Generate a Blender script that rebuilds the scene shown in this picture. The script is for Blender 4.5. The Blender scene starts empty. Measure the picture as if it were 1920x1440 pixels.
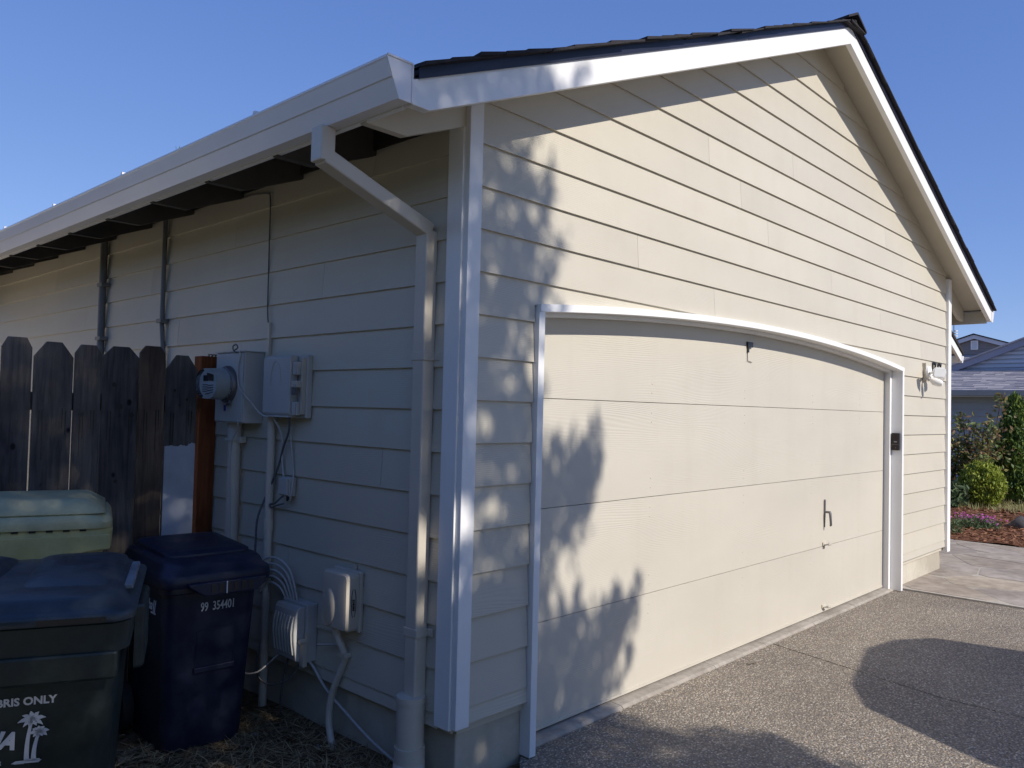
import bpy, math, random
import numpy as np
from mathutils import Vector, Matrix

random.seed(7)
rng = np.random.default_rng(7)
scene = bpy.context.scene
COL = scene.collection
R = math.radians

# ------------------------------------------------------------------ camera
cam_data = bpy.data.cameras.new('camera')
cam = bpy.data.objects.new('camera', cam_data)
COL.objects.link(cam)
yaw, pitch, roll = R(46.863), R(1.815), R(1.377)
fwd = Vector((math.sin(yaw) * math.cos(pitch), math.cos(yaw) * math.cos(pitch), math.sin(pitch)))
rgt = Vector((math.cos(yaw), -math.sin(yaw), 0))
upv = rgt.cross(fwd)
r2 = rgt * math.cos(roll) + upv * math.sin(roll)
u2 = upv * math.cos(roll) - rgt * math.sin(roll)
M = Matrix((r2, u2, -fwd)).transposed().to_4x4()
M.translation = Vector((-2.255, -2.381, 1.519))
cam.matrix_world = M
cam_data.sensor_fit = 'HORIZONTAL'
cam_data.sensor_width = 36
cam_data.lens = 36 * 1507.9 / 1920
cam_data.clip_start = 0.05
cam_data.clip_end = 2000
scene.camera = cam

# ------------------------------------------------------------------ sky and sun
SUN_EL = R(34.5)
SUN_DX = 0.03
world = bpy.data.worlds.new('World')
scene.world = world
world.use_nodes = True
nt = world.node_tree
nt.nodes.clear()
sky = nt.nodes.new('ShaderNodeTexSky')
sky.sky_type = 'NISHITA'
sky.sun_disc = False
sky.sun_elevation = SUN_EL
sky.sun_rotation = math.pi - math.atan(SUN_DX)
sky.altitude = 100
sky.air_density = 0.8
sky.dust_density = 0.0
sky.ozone_density = 3.0
bg = nt.nodes.new('ShaderNodeBackground')
bg.inputs[1].default_value = 0.15
wo = nt.nodes.new('ShaderNodeOutputWorld')
tint = nt.nodes.new('ShaderNodeMix')
tint.data_type = 'RGBA'; tint.blend_type = 'MULTIPLY'
tint.inputs[0].default_value = 1.0
tint.inputs[7].default_value = (0.784, 1.015, 2.07, 1)
# compress the range of the sky a little, channel by channel (the photograph's sky is flat and deep)
sep = nt.nodes.new('ShaderNodeSeparateColor')
com = nt.nodes.new('ShaderNodeCombineColor')
nt.links.new(sky.outputs[0], sep.inputs[0])
for ch, ex in enumerate((0.75, 0.65, 0.45)):
    pw = nt.nodes.new('ShaderNodeMath')
    pw.operation = 'POWER'
    pw.inputs[1].default_value = ex
    nt.links.new(sep.outputs[ch], pw.inputs[0])
    nt.links.new(pw.outputs[0], com.inputs[ch])
nt.links.new(com.outputs[0], tint.inputs[6])
nt.links.new(tint.outputs[2], bg.inputs[0])
nt.links.new(bg.outputs[0], wo.inputs[0])

sun_data = bpy.data.lights.new('sun', 'SUN')
sun_data.energy = 3.85
sun_data.angle = R(0.5)
sun_data.color = (1.0, 0.94, 0.86)
sun = bpy.data.objects.new('sun', sun_data)
COL.objects.link(sun)
TRAVEL = Vector((-SUN_DX, 1.0, -math.tan(SUN_EL))).normalized()
sun.rotation_euler = TRAVEL.to_track_quat('-Z', 'Y').to_euler()
sun.location = (0, -20, 15)

scene.view_settings.view_transform = 'Standard'
scene.view_settings.look = 'None'
scene.view_settings.gamma = 1
scene.view_settings.exposure = 0.2
scene.view_settings.use_curve_mapping = False

# ------------------------------------------------------------------ material helpers
def new_mat(name, color, rough=0.6, spec=0.3, metal=0.0):
    m = bpy.data.materials.new(name)
    m.use_nodes = True
    b = m.node_tree.nodes['Principled BSDF']
    b.inputs['Base Color'].default_value = (*color, 1)
    b.inputs['Roughness'].default_value = rough
    b.inputs['Specular IOR Level'].default_value = spec
    b.inputs['Metallic'].default_value = metal
    return m

def N(m, t, **kw):
    n = m.node_tree.nodes.new(t)
    for k, v in kw.items():
        setattr(n, k, v)
    return n

def L(m, a, b):
    m.node_tree.links.new(a, b)

def coords(m, scale=(1, 1, 1), rand=0.0):
    tc = N(m, 'ShaderNodeTexCoord')
    out = tc.outputs['Object']
    if rand:
        oi = N(m, 'ShaderNodeObjectInfo')
        mul = N(m, 'ShaderNodeMath', operation='MULTIPLY')
        L(m, oi.outputs['Random'], mul.inputs[0])
        mul.inputs[1].default_value = rand
        ad = N(m, 'ShaderNodeVectorMath', operation='ADD')
        L(m, out, ad.inputs[0])
        L(m, mul.outputs[0], ad.inputs[1])
        out = ad.outputs[0]
    mp = N(m, 'ShaderNodeMapping')
    mp.inputs['Scale'].default_value = scale
    L(m, out, mp.inputs['Vector'])
    return mp.outputs[0]

def noise(m, vec, scale, detail=4, rough=0.55, distort=0.0):
    n = N(m, 'ShaderNodeTexNoise')
    n.inputs['Scale'].default_value = scale
    n.inputs['Detail'].default_value = detail
    n.inputs['Roughness'].default_value = rough
    n.inputs['Distortion'].default_value = distort
    L(m, vec, n.inputs['Vector'])
    return n.outputs['Fac']

def ramp(m, fac, stops):
    r = N(m, 'ShaderNodeValToRGB')
    cr = r.color_ramp
    while len(cr.elements) < len(stops):
        cr.elements.new(0.5)
    for e, (p, c) in zip(cr.elements, stops):
        e.position = p
        e.color = (*c, 1) if len(c) == 3 else c
    L(m, fac, r.inputs['Fac'])
    return r.outputs['Color']

def bump(m, h, strength=0.3, dist=0.003, prev=None):
    b = N(m, 'ShaderNodeBump')
    b.inputs['Strength'].default_value = strength
    b.inputs['Distance'].default_value = dist
    L(m, h, b.inputs['Height'])
    if prev is not None:
        L(m, prev, b.inputs['Normal'])
    return b.outputs['Normal']

def bsdf(m):
    return m.node_tree.nodes['Principled BSDF']

def math2(m, op, a, b):
    n = N(m, 'ShaderNodeMath', operation=op)
    for i, v in enumerate((a, b)):
        if isinstance(v, (int, float)):
            n.inputs[i].default_value = v
        else:
            L(m, v, n.inputs[i])
    return n.outputs[0]

def mixc(m, fac, a, b):
    n = N(m, 'ShaderNodeMix', data_type='RGBA')
    if isinstance(fac, (int, float)):
        n.inputs[0].default_value = fac
    else:
        L(m, fac, n.inputs[0])
    for i, v in ((6, a), (7, b)):
        if isinstance(v, tuple):
            n.inputs[i].default_value = (*v, 1)
        else:
            L(m, v, n.inputs[i])
    return n.outputs[2]

def var_color(m, color, vec, scale, amt=0.12, detail=4):
    f = noise(m, vec, scale, detail)
    lo = tuple(c * (1 - amt) for c in color)
    hi = tuple(min(1, c * (1 + amt)) for c in color)
    col = ramp(m, f, [(0.3, lo), (0.7, hi)])
    L(m, col, bsdf(m).inputs['Base Color'])
    return col

def grain_paint(name, color, along, rough=0.45, strength=0.35, period=0.008, loops=1.0):
    """Painted, wood-embossed board: fine grain running along an axis with looping figure."""
    m = new_mat(name, color, rough, 0.35)
    sc = [1.0, 1.0, 1.0]
    sc[along] = 0.16
    v = coords(m, tuple(sc), rand=9.0)
    w = N(m, 'ShaderNodeTexWave', wave_type='BANDS', bands_direction='Z', wave_profile='SIN')
    w.inputs['Scale'].default_value = 0.314 / period
    w.inputs['Distortion'].default_value = 62 * loops
    w.inputs['Detail'].default_value = 1.2
    w.inputs['Detail Scale'].default_value = 0.10
    L(m, v, w.inputs['Vector'])
    mask = noise(m, coords(m, (1.1, 1.1, 2.2), rand=5.0), 1.6, 2)
    mask = ramp(m, mask, [(0.42, (0.12, 0.12, 0.12)), (0.62, (1, 1, 1))])
    h = math2(m, 'MULTIPLY', w.outputs['Fac'], mask)
    sc2 = [90.0, 90.0, 90.0]
    sc2[along] = 9.0
    fine = noise(m, coords(m, tuple(sc2)), 1.0, 3)
    n1 = bump(m, h, strength, 0.0014)
    n2 = bump(m, fine, strength * 0.8, 0.0012, n1)
    L(m, n2, bsdf(m).inputs['Normal'])
    col = var_color(m, color, coords(m, (0.7, 0.7, 1.5), rand=3.0), 1.2, 0.045)
    oi = N(m, 'ShaderNodeObjectInfo')
    tone = ramp(m, oi.outputs['Random'], [(0.0, (0.965, 0.965, 0.97)), (1.0, (1.02, 1.02, 1.015))])
    sv = [5.0, 5.0, 5.0]; sv[2] = 0.8
    streak = ramp(m, noise(m, coords(m, tuple(sv), rand=2.0), 1.0, 5, 0.6), [(0.30, (0.975, 0.972, 0.965)), (0.5, (1, 1, 1))])
    for c2 in (tone, streak):
        mx = N(m, 'ShaderNodeMix', data_type='RGBA', blend_type='MULTIPLY')
        mx.inputs[0].default_value = 1
        L(m, col, mx.inputs[6]); L(m, c2, mx.inputs[7]); col = mx.outputs[2]
    L(m, col, bsdf(m).inputs['Base Color'])
    return m

def plain_paint(name, color, rough=0.4, spec=0.4, bs=0.12, scale=220, amt=0.04):
    m = new_mat(name, color, rough, spec)
    v = coords(m)
    L(m, bump(m, noise(m, v, scale, 2), bs, 0.001), bsdf(m).inputs['Normal'])
    var_color(m, color, v, 3.0, amt)
    return m

BEIGE = (0.583, 0.536, 0.437)
MAT = {}
MAT['siding_x'] = grain_paint('siding paint front', BEIGE, 0)
MAT['siding_y'] = grain_paint('siding paint side', BEIGE, 1)
MAT['door'] = grain_paint('garage door paint', (0.600, 0.555, 0.462), 0, 0.42, 0.42, 0.009, 1.2)
MAT['white'] = plain_paint('white trim paint', (0.86, 0.85, 0.83), 0.38, 0.4, 0.10, 160, 0.03)
MAT['white_grain'] = grain_paint('white board paint', (0.86, 0.85, 0.83), 2, 0.4, 0.3, 0.010)
MAT['gutter'] = plain_paint('white gutter enamel', (0.78, 0.76, 0.76), 0.3, 0.5, 0.05, 90, 0.03)
MAT['beige'] = plain_paint('beige paint', BEIGE, 0.5, 0.3, 0.15, 150, 0.05)
MAT['beige_pipe'] = plain_paint('beige pipe paint', (0.60, 0.545, 0.455), 0.4, 0.4, 0.08, 120, 0.06)
MAT['rafter'] = plain_paint('shade-darkened rafter', (0.10, 0.093, 0.085), 0.8, 0.15, 0.3, 60, 0.25)  # eave shade put into the colour of all left rafters but the first
MAT['soffit_shade'] = plain_paint('shade-darkened eave boards', (0.05, 0.043, 0.037), 0.85, 0.1, 0.3, 60, 0.3)  # near-black colour stands in for the shade under the left eave
MAT['black'] = plain_paint('black plastic', (0.015, 0.014, 0.015), 0.35, 0.5, 0.05)
MAT['keypad'] = plain_paint('dark keypad plastic', (0.022, 0.014, 0.014), 0.4, 0.4, 0.05)
MAT['steel'] = new_mat('worn steel', (0.20, 0.195, 0.20), 0.5, 0.5, 0.7)
MAT['glass'] = new_mat('meter glass', (0.9, 0.93, 0.92), 0.05, 0.5)
bsdf(MAT['glass']).inputs['Transmission Weight'].default_value = 1.0
bsdf(MAT['glass']).inputs['IOR'].default_value = 1.25
MAT['dial'] = plain_paint('meter dial', (0.55, 0.58, 0.58), 0.5, 0.3)
MAT['lens'] = plain_paint('floodlight lens', (0.85, 0.85, 0.83), 0.12, 0.5, 0.02)
MAT['grey_pipe'] = plain_paint('weathered grey conduit', (0.20, 0.195, 0.185), 0.5, 0.4, 0.1, 120, 0.15)
MAT['grey_box'] = plain_paint('grey beige enclosure', (0.50, 0.49, 0.46), 0.5, 0.35, 0.1, 200, 0.06)
MAT['tan_box'] = plain_paint('tan painted enclosure', (0.56, 0.50, 0.41), 0.45, 0.4, 0.1, 200, 0.06)
MAT['cable'] = plain_paint('painted cable', (0.50, 0.48, 0.45), 0.5, 0.3)
MAT['dark_cable'] = plain_paint('dark cable', (0.12, 0.12, 0.13), 0.5, 0.3)
MAT['blue_tag'] = new_mat('blue seal', (0.03, 0.05, 0.28), 0.4, 0.4)
MAT['flash'] = plain_paint('navy drip edge', (0.013, 0.015, 0.034), 0.45, 0.4, 0.04, 60, 0.2)
MAT['print'] = plain_paint('white print', (0.62, 0.63, 0.66), 0.55, 0.2, 0.05, 100, 0.15)

def shingle_mat(name, c):
    m = new_mat(name, c, 0.9, 0.15)
    v = coords(m)
    f = noise(m, v, 180, 3)
    g = noise(m, v, 5, 3)
    col = ramp(m, f, [(0.3, tuple(x * 0.55 for x in c)), (0.72, tuple(min(1, x * 1.6) for x in c))])
    col2 = mixc(m, g, col, tuple(x * 0.7 for x in c))
    L(m, col2, bsdf(m).inputs['Base Color'])
    L(m, bump(m, f, 0.6, 0.004), bsdf(m).inputs['Normal'])
    return m
MAT['shingle'] = shingle_mat('dark roof shingle', (0.045, 0.042, 0.045))
MAT['grey_shingle'] = shingle_mat('weathered grey shingle', (0.46, 0.43, 0.44))

def concrete(name, c, s=30, amt=0.18, bs=0.25):
    m = new_mat(name, c, 0.85, 0.2)
    v = coords(m)
    a = noise(m, v, s, 6, 0.65)
    b = noise(m, v, 1.6, 4)
    col = ramp(m, a, [(0.3, tuple(x * (1 - amt) for x in c)), (0.7, tuple(x * (1 + amt) for x in c))])
    dark = ramp(m, b, [(0.35, (0.72, 0.70, 0.68)), (0.6, (1, 1, 1))])
    mx = N(m, 'ShaderNodeMix', data_type='RGBA', blend_type='MULTIPLY')
    mx.inputs[0].default_value = 1
    L(m, col, mx.inputs[6]); L(m, dark, mx.inputs[7])
    L(m, mx.outputs[2], bsdf(m).inputs['Base Color'])
    L(m, bump(m, noise(m, v, s * 5, 3), bs, 0.002), bsdf(m).inputs['Normal'])
    return m
MAT['concrete'] = concrete('apron concrete', (0.41, 0.37, 0.315), 22, 0.2)
MAT['walk'] = concrete('walk concrete', (0.46, 0.42, 0.36), 14, 0.14)
MAT['foundation'] = concrete('painted foundation', BEIGE, 25, 0.06, 0.5)

def stone_mat():
    m = concrete('flagstone', (0.42, 0.375, 0.325), 9, 0.22, 0.3)
    oi = N(m, 'ShaderNodeObjectInfo')
    tint = ramp(m, oi.outputs['Random'], [(0.0, (0.86, 0.86, 0.90)), (0.4, (1.0, 0.98, 0.95)), (0.75, (0.93, 0.88, 0.84)), (1.0, (1.06, 1.02, 0.93))])
    src = bsdf(m).inputs['Base Color'].links[0].from_socket
    mx = N(m, 'ShaderNodeMix', data_type='RGBA', blend_type='MULTIPLY')
    mx.inputs[0].default_value = 1
    L(m, src, mx.inputs[6]); L(m, tint, mx.inputs[7])
    L(m, mx.outputs[2], bsdf(m).inputs['Base Color'])
    return m
MAT['flagstone'] = stone_mat()

def aggregate():
    m = new_mat('exposed aggregate', (0.3, 0.28, 0.25), 0.75, 0.3)
    v = coords(m)
    wv = N(m, 'ShaderNodeVectorMath', operation='ADD')
    nz = N(m, 'ShaderNodeTexNoise'); nz.inputs['Scale'].default_value = 60
    L(m, v, nz.inputs['Vector'])
    sc = N(m, 'ShaderNodeVectorMath', operation='SCALE'); sc.inputs['Scale'].default_value = 0.012
    L(m, nz.outputs['Color'], sc.inputs[0]); L(m, v, wv.inputs[0]); L(m, sc.outputs[0], wv.inputs[1])
    vo = N(m, 'ShaderNodeTexVoronoi', feature='F1'); vo.inputs['Scale'].default_value = 90
    L(m, wv.outputs[0], vo.inputs['Vector'])
    sep = N(m, 'ShaderNodeSeparateColor'); L(m, vo.outputs['Color'], sep.inputs[0])
    col = ramp(m, sep.outputs[0], [(0.0, (0.10, 0.09, 0.085)), (0.18, (0.24, 0.205, 0.175)), (0.38, (0.42, 0.34, 0.255)),
                                   (0.55, (0.30, 0.275, 0.26)), (0.72, (0.55, 0.47, 0.35)), (0.88, (0.68, 0.63, 0.55)), (1.0, (0.42, 0.29, 0.19))])
    edge = ramp(m, vo.outputs['Distance'], [(0.30, (0, 0, 0)), (0.62, (1, 1, 1))])
    big = noise(m, v, 1.3, 4)
    mort = mixc(m, big, (0.16, 0.14, 0.115), (0.26, 0.23, 0.19))
    col = mixc(m, edge, col, mort)
    st = ramp(m, noise(m, v, 0.9, 5), [(0.35, (0.82, 0.80, 0.78)), (0.65, (1.06, 1.04, 1.0))])
    mx = N(m, 'ShaderNodeMix', data_type='RGBA', blend_type='MULTIPLY')
    mx.inputs[0].default_value = 1
    L(m, col, mx.inputs[6]); L(m, st, mx.inputs[7])
    L(m, mx.outputs[2], bsdf(m).inputs['Base Color'])
    inv = math2(m, 'SUBTRACT', 1.0, vo.outputs['Distance'])
    L(m, bump(m, inv, 0.9, 0.007), bsdf(m).inputs['Normal'])
    return m
MAT['aggregate'] = aggregate()

def soil(name, stops, s=18, bs=0.8, d=0.02):
    m = new_mat(name, stops[0][1], 0.95, 0.1)
    v = coords(m)
    f = noise(m, v, s, 8, 0.7)
    L(m, ramp(m, f, stops), bsdf(m).inputs['Base Color'])
    L(m, bump(m, noise(m, v, s * 3, 6, 0.7), bs, d), bsdf(m).inputs['Normal'])
    return m
MAT['dirt'] = soil('leafy dirt', [(0.3, (0.06, 0.042, 0.026)), (0.5, (0.17, 0.12, 0.07)), (0.72, (0.30, 0.22, 0.13))])
MAT['drygrass'] = soil('dry lawn', [(0.3, (0.26, 0.19, 0.11)), (0.5, (0.40, 0.31, 0.18)), (0.72, (0.50, 0.40, 0.25))], 9)
MAT['lawn'] = soil('patchy lawn', [(0.3, (0.10, 0.11, 0.045)), (0.5, (0.24, 0.21, 0.10)), (0.72, (0.36, 0.30, 0.17))], 6)
MAT['mulch'] = soil('bark mulch', [(0.3, (0.07, 0.03, 0.018)), (0.5, (0.19, 0.085, 0.048)), (0.72, (0.31, 0.16, 0.09))], 30)
MAT['street'] = soil('bounce-pale street', [(0.3, (0.36, 0.34, 0.31)), (0.7, (0.46, 0.44, 0.40))], 40, 0.3, 0.004)  # unseen street surface, coloured pale so it bounces light back
MAT['verge'] = soil('dry verge', [(0.3, (0.30, 0.25, 0.16)), (0.5, (0.42, 0.36, 0.24)), (0.72, (0.52, 0.45, 0.31))], 6)  # dry lawn, lightened to bounce more light onto shaded faces

def wood_mat(name, c1, c2, knots=True):
    m = new_mat(name, c1, 0.85, 0.15)
    v = coords(m, (1, 1, 0.08), rand=11.0)
    f = noise(m, v, 45, 5, 0.6, 0.6)
    g = noise(m, coords(m, (1, 1, 0.5), rand=4.0), 3.5, 4)
    col = ramp(m, f, [(0.3, c1), (0.7, c2)])
    stain = ramp(m, g, [(0.36, (0.45, 0.45, 0.5)), (0.62, (1.15, 1.08, 1.0))])
    mx = N(m, 'ShaderNodeMix', data_type='RGBA', blend_type='MULTIPLY')
    mx.inputs[0].default_value = 1
    L(m, col, mx.inputs[6]); L(m, stain, mx.inputs[7])
    out = mx.outputs[2]
    if knots:
        vo = N(m, 'ShaderNodeTexVoronoi', feature='F1'); vo.inputs['Scale'].default_value = 5.5
        L(m, coords(m, (1, 1, 0.7), rand=7.0), vo.inputs['Vector'])
        k = ramp(m, vo.outputs['Distance'], [(0.05, (1, 1, 1)), (0.085, (0, 0, 0))])
        out = mixc(m, k, out, tuple(x * 0.22 for x in c1))
    L(m, out, bsdf(m).inputs['Base Color'])
    L(m, bump(m, f, 0.5, 0.003), bsdf(m).inputs['Normal'])
    return m
MAT['fence'] = wood_mat('weathered cedar', (0.085, 0.078, 0.075), (0.19, 0.172, 0.16))
MAT['fence_brown'] = wood_mat('brown weathered cedar', (0.11, 0.08, 0.06), (0.21, 0.16, 0.12))
MAT['redpost'] = wood_mat('redwood stained post', (0.15, 0.045, 0.018), (0.24, 0.08, 0.03))
MAT['bark'] = wood_mat('bark', (0.07, 0.05, 0.035), (0.15, 0.11, 0.08), False)

def plastic(name, c, rough=0.42):
    m = new_mat(name, c, rough, 0.45)
    v = coords(m)
    L(m, bump(m, noise(m, v, 320, 2), 0.15, 0.0008), bsdf(m).inputs['Normal'])
    f = noise(m, v, 6, 6, 0.7)
    dust = tuple(min(1, x * 1.4 + 0.020) for x in c)
    L(m, ramp(m, f, [(0.42, c), (0.75, dust)]), bsdf(m).inputs['Base Color'])
    r = ramp(m, f, [(0.3, (rough - 0.1,) * 3), (0.7, (rough + 0.2,) * 3)])
    L(m, r, bsdf(m).inputs['Roughness'])
    return m
MAT['green_cart'] = plastic('dark green cart plastic', (0.014, 0.022, 0.019))
MAT['green_lid'] = plastic('dark green lid plastic', (0.024, 0.034, 0.042), 0.36)
MAT['blue_cart'] = plastic('navy cart plastic', (0.006, 0.009, 0.030))
MAT['cream_cart'] = plastic('cream cart plastic', (0.40, 0.37, 0.17), 0.55)
MAT['cream_lid'] = plastic('pale lid plastic', (0.40, 0.385, 0.23), 0.6)
MAT['tyre'] = plastic('black tyre rubber', (0.012, 0.012, 0.012), 0.7)

def leaf_mat(name, cols, rough=0.5, trans=0.25):
    m = new_mat(name, cols[0], rough, 0.35)
    geo = N(m, 'ShaderNodeNewGeometry')
    n = len(cols)
    col = ramp(m, geo.outputs['Random Per Island'], [(i / max(1, n - 1), c) for i, c in enumerate(cols)])
    L(m, col, bsdf(m).inputs['Base Color'])
    if trans:
        tr = N(m, 'ShaderNodeBsdfTranslucent')
        L(m, col, tr.inputs['Color'])
        mx = N(m, 'ShaderNodeMixShader'); mx.inputs[0].default_value = trans
        out = m.node_tree.nodes['Material Output']
        L(m, bsdf(m).outputs[0], mx.inputs[1]); L(m, tr.outputs[0], mx.inputs[2]); L(m, mx.outputs[0], out.inputs['Surface'])
    return m
MAT['tree_leaf'] = leaf_mat('tree leaf', [(0.05, 0.09, 0.025), (0.07, 0.12, 0.035), (0.09, 0.13, 0.04)])
MAT['shrub_leaf'] = leaf_mat('shrub leaf', [(0.09, 0.14, 0.04), (0.15, 0.20, 0.055), (0.20, 0.19, 0.07), (0.24, 0.13, 0.08), (0.32, 0.29, 0.08)])
MAT['bush_leaf'] = leaf_mat('bright bush leaf', [(0.17, 0.24, 0.03), (0.28, 0.34, 0.045), (0.42, 0.44, 0.07)])
MAT['arb_leaf'] = leaf_mat('arborvitae leaf', [(0.05, 0.10, 0.025), (0.10, 0.17, 0.035), (0.22, 0.28, 0.045)])
MAT['low_leaf'] = leaf_mat('low plant leaf', [(0.07, 0.12, 0.05), (0.12, 0.17, 0.08), (0.16, 0.2, 0.10)])
MAT['pink'] = leaf_mat('pink flower', [(0.62, 0.10, 0.46), (0.75, 0.20, 0.58), (0.55, 0.16, 0.58)], 0.6, 0.3)
MAT['chips'] = leaf_mat('bark chip', [(0.10, 0.04, 0.022), (0.22, 0.095, 0.05), (0.33, 0.17, 0.09), (0.16, 0.07, 0.04)], 0.9, 0)
MAT['straw'] = leaf_mat('dry grass blade', [(0.22, 0.15, 0.08), (0.38, 0.28, 0.15), (0.50, 0.40, 0.23), (0.14, 0.09, 0.05)], 0.8, 0.1)
MAT['deadleaf'] = leaf_mat('dead leaf', [(0.06, 0.04, 0.028), (0.13, 0.09, 0.06), (0.22, 0.19, 0.15), (0.10, 0.05, 0.025)], 0.8, 0.1)
MAT['tuft'] = leaf_mat('lawn tuft', [(0.16, 0.19, 0.06), (0.30, 0.28, 0.12), (0.38, 0.32, 0.17)], 0.7, 0.2)
MAT['rock'] = concrete('garden rock', (0.10, 0.095, 0.095), 12, 0.3, 0.6)

# ------------------------------------------------------------------ mesh builder
class MB:
    def __init__(self):
        self.v = []; self.f = []
    def quad(self, *p):
        i = len(self.v); self.v += [tuple(q) for q in p]; self.f.append(tuple(range(i, i + len(p)))); return self
    def box(self, x0, x1, y0, y1, z0, z1):
        i = len(self.v)
        self.v += [(x0, y0, z0), (x1, y0, z0), (x1, y1, z0), (x0, y1, z0), (x0, y0, z1), (x1, y0, z1), (x1, y1, z1), (x0, y1, z1)]
        for f in ((0, 3, 2, 1), (4, 5, 6, 7), (0, 1, 5, 4), (1, 2, 6, 5), (2, 3, 7, 6), (3, 0, 4, 7)):
            self.f.append(tuple(i + k for k in f))
        return self
    def prism(self, poly, axis, a, b):
        """poly: 2D points; axis 0/1/2 = extrusion axis; remaining axes in order."""
        i = len(self.v); n = len(poly)
        def mk(p, t):
            if axis == 0: return (t, p[0], p[1])
            if axis == 1: return (p[0], t, p[1])
            return (p[0], p[1], t)
        self.v += [mk(p, a) for p in poly] + [mk(p, b) for p in poly]
        self.f.append(tuple(i + k for k in range(n)))
        self.f.append(tuple(i + n + k for k in reversed(range(n))))
        for k in range(n):
            k2 = (k + 1) % n
            self.f.append((i + k2, i + k, i + n + k, i + n + k2))
        return self
    def tube(self, pts, r, n=8, caps=True):
        pts = [Vector(p) for p in pts]
        rs = r if isinstance(r, (list, tuple)) else [r] * len(pts)
        i0 = len(self.v); prev = None
        for k, p in enumerate(pts):
            if k == 0: t = pts[1] - pts[0]
            elif k == len(pts) - 1: t = pts[-1] - pts[-2]
            else: t = (pts[k + 1] - p).normalized() + (p - pts[k - 1]).normalized()
            t.normalize()
            if prev is None:
                a = Vector((0, 0, 1)) if abs(t.z) < 0.9 else Vector((1, 0, 0))
                u = t.cross(a).normalized()
            else:
                u = (prev - t * prev.dot(t)).normalized()
            prev = u
            w = t.cross(u)
            for j in range(n):
                a = 2 * math.pi * j / n
                self.v.append(tuple(p + u * (rs[k] * math.cos(a)) + w * (rs[k] * math.sin(a))))
        for k in range(len(pts) - 1):
            for j in range(n):
                j2 = (j + 1) % n
                self.f.append((i0 + k * n + j, i0 + k * n + j2, i0 + (k + 1) * n + j2, i0 + (k + 1) * n + j))
        if caps:
            self.f.append(tuple(i0 + j for j in reversed(range(n))))
            self.f.append(tuple(i0 + (len(pts) - 1) * n + j for j in range(n)))
        return self
    def loft(self, rings, cap0=True, cap1=True):
        i0 = len(self.v); n = len(rings[0])
        for r in rings: self.v += [tuple(p) for p in r]
        for k in range(len(rings) - 1):
            for j in range(n):
                j2 = (j + 1) % n
                self.f.append((i0 + k * n + j, i0 + k * n + j2, i0 + (k + 1) * n + j2, i0 + (k + 1) * n + j))
        if cap0: self.f.append(tuple(i0 + j for j in reversed(range(n))))
        if cap1: self.f.append(tuple(i0 + (len(rings) - 1) * n + j for j in range(n)))
        return self
    def xform(self, mat):
        self.v = [tuple(mat @ Vector(p)) for p in self.v]; return self

LOC = {}
def wl(o):
    return LOC.get(o.name, Vector((0, 0, 0)))

def tag(o, label=None, cat=None, group=None, kind=None):
    if label: o['label'] = label
    if cat: o['category'] = cat
    if group: o['group'] = group
    if kind: o['kind'] = kind
    return o

def empty(name, loc, label, cat, group=None, rz=0.0):
    o = bpy.data.objects.new(name, None)
    o.empty_display_size = 0.1
    o.location = loc; o.rotation_euler = (0, 0, rz)
    COL.objects.link(o)
    LOC[o.name] = Vector(loc)
    return tag(o, label, cat, group)

def put(name, mb, mat, parent=None, smooth=False, bevel=0.0, label=None, cat=None, group=None, kind=None, local=False, origin=None):
    me = bpy.data.meshes.new(name)
    off = wl(parent) if (parent is not None) else Vector(origin or (0, 0, 0))
    vs = mb.v if local else [(p[0] - off.x, p[1] - off.y, p[2] - off.z) for p in mb.v]
    me.from_pydata(vs, [], mb.f)
    me.validate()
    if smooth is True:
        me.polygons.foreach_set('use_smooth', [True] * len(me.polygons))
    elif smooth:
        me.polygons.foreach_set('use_smooth', [True] * len(me.polygons))
        me.set_sharp_from_angle(angle=R(smooth))
    me.materials.append(MAT[mat] if isinstance(mat, str) else mat)
    o = bpy.data.objects.new(name, me)
    COL.objects.link(o)
    if parent is not None:
        o.parent = parent
        LOC[o.name] = off
    else:
        o.location = off
        LOC[o.name] = off
    if bevel:
        b = o.modifiers.new('bevel', 'BEVEL'); b.width = bevel; b.segments = 2; b.limit_method = 'ANGLE'; b.angle_limit = R(40)
    return tag(o, label, cat, group, kind)

def fix_normals(o):
    import bmesh
    bm = bmesh.new(); bm.from_mesh(o.data)
    bmesh.ops.recalc_face_normals(bm, faces=bm.faces)
    bm.to_mesh(o.data); bm.free()
    return o

def rrect(w, d, r, n=5, cx=0, cy=0):
    """rounded rectangle outline, counter clockwise, centred"""
    pts = []
    for (sx, sy, a0) in ((1, -1, -90), (1, 1, 0), (-1, 1, 90), (-1, -1, 180)):
        for k in range(n + 1):
            a = R(a0 + 90 * k / n)
            pts.append((cx + sx * (w / 2 - r) + r * math.cos(a), cy + sy * (d / 2 - r) + r * math.sin(a)))
    return pts

def text_mesh(body, size, thick=0.0006, bold=0.0, shear=0.0, align='LEFT', sx=1.0):
    cu = bpy.data.curves.new('lettering', 'FONT')
    cu.body = body; cu.size = size; cu.extrude = thick; cu.offset = bold; cu.shear = shear; cu.align_x = align
    cu.resolution_u = 3
    ob = bpy.data.objects.new('lettering', cu)
    COL.objects.link(ob)
    dg = bpy.context.evaluated_depsgraph_get()
    me = bpy.data.meshes.new_from_object(ob.evaluated_get(dg))
    mb = MB()
    mb.v = [(v.co.x * sx, v.co.y, v.co.z) for v in me.vertices]
    mb.f = [tuple(p.vertices) for p in me.polygons]
    bpy.data.objects.remove(ob); bpy.data.curves.remove(cu); bpy.data.meshes.remove(me)
    return mb

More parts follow.
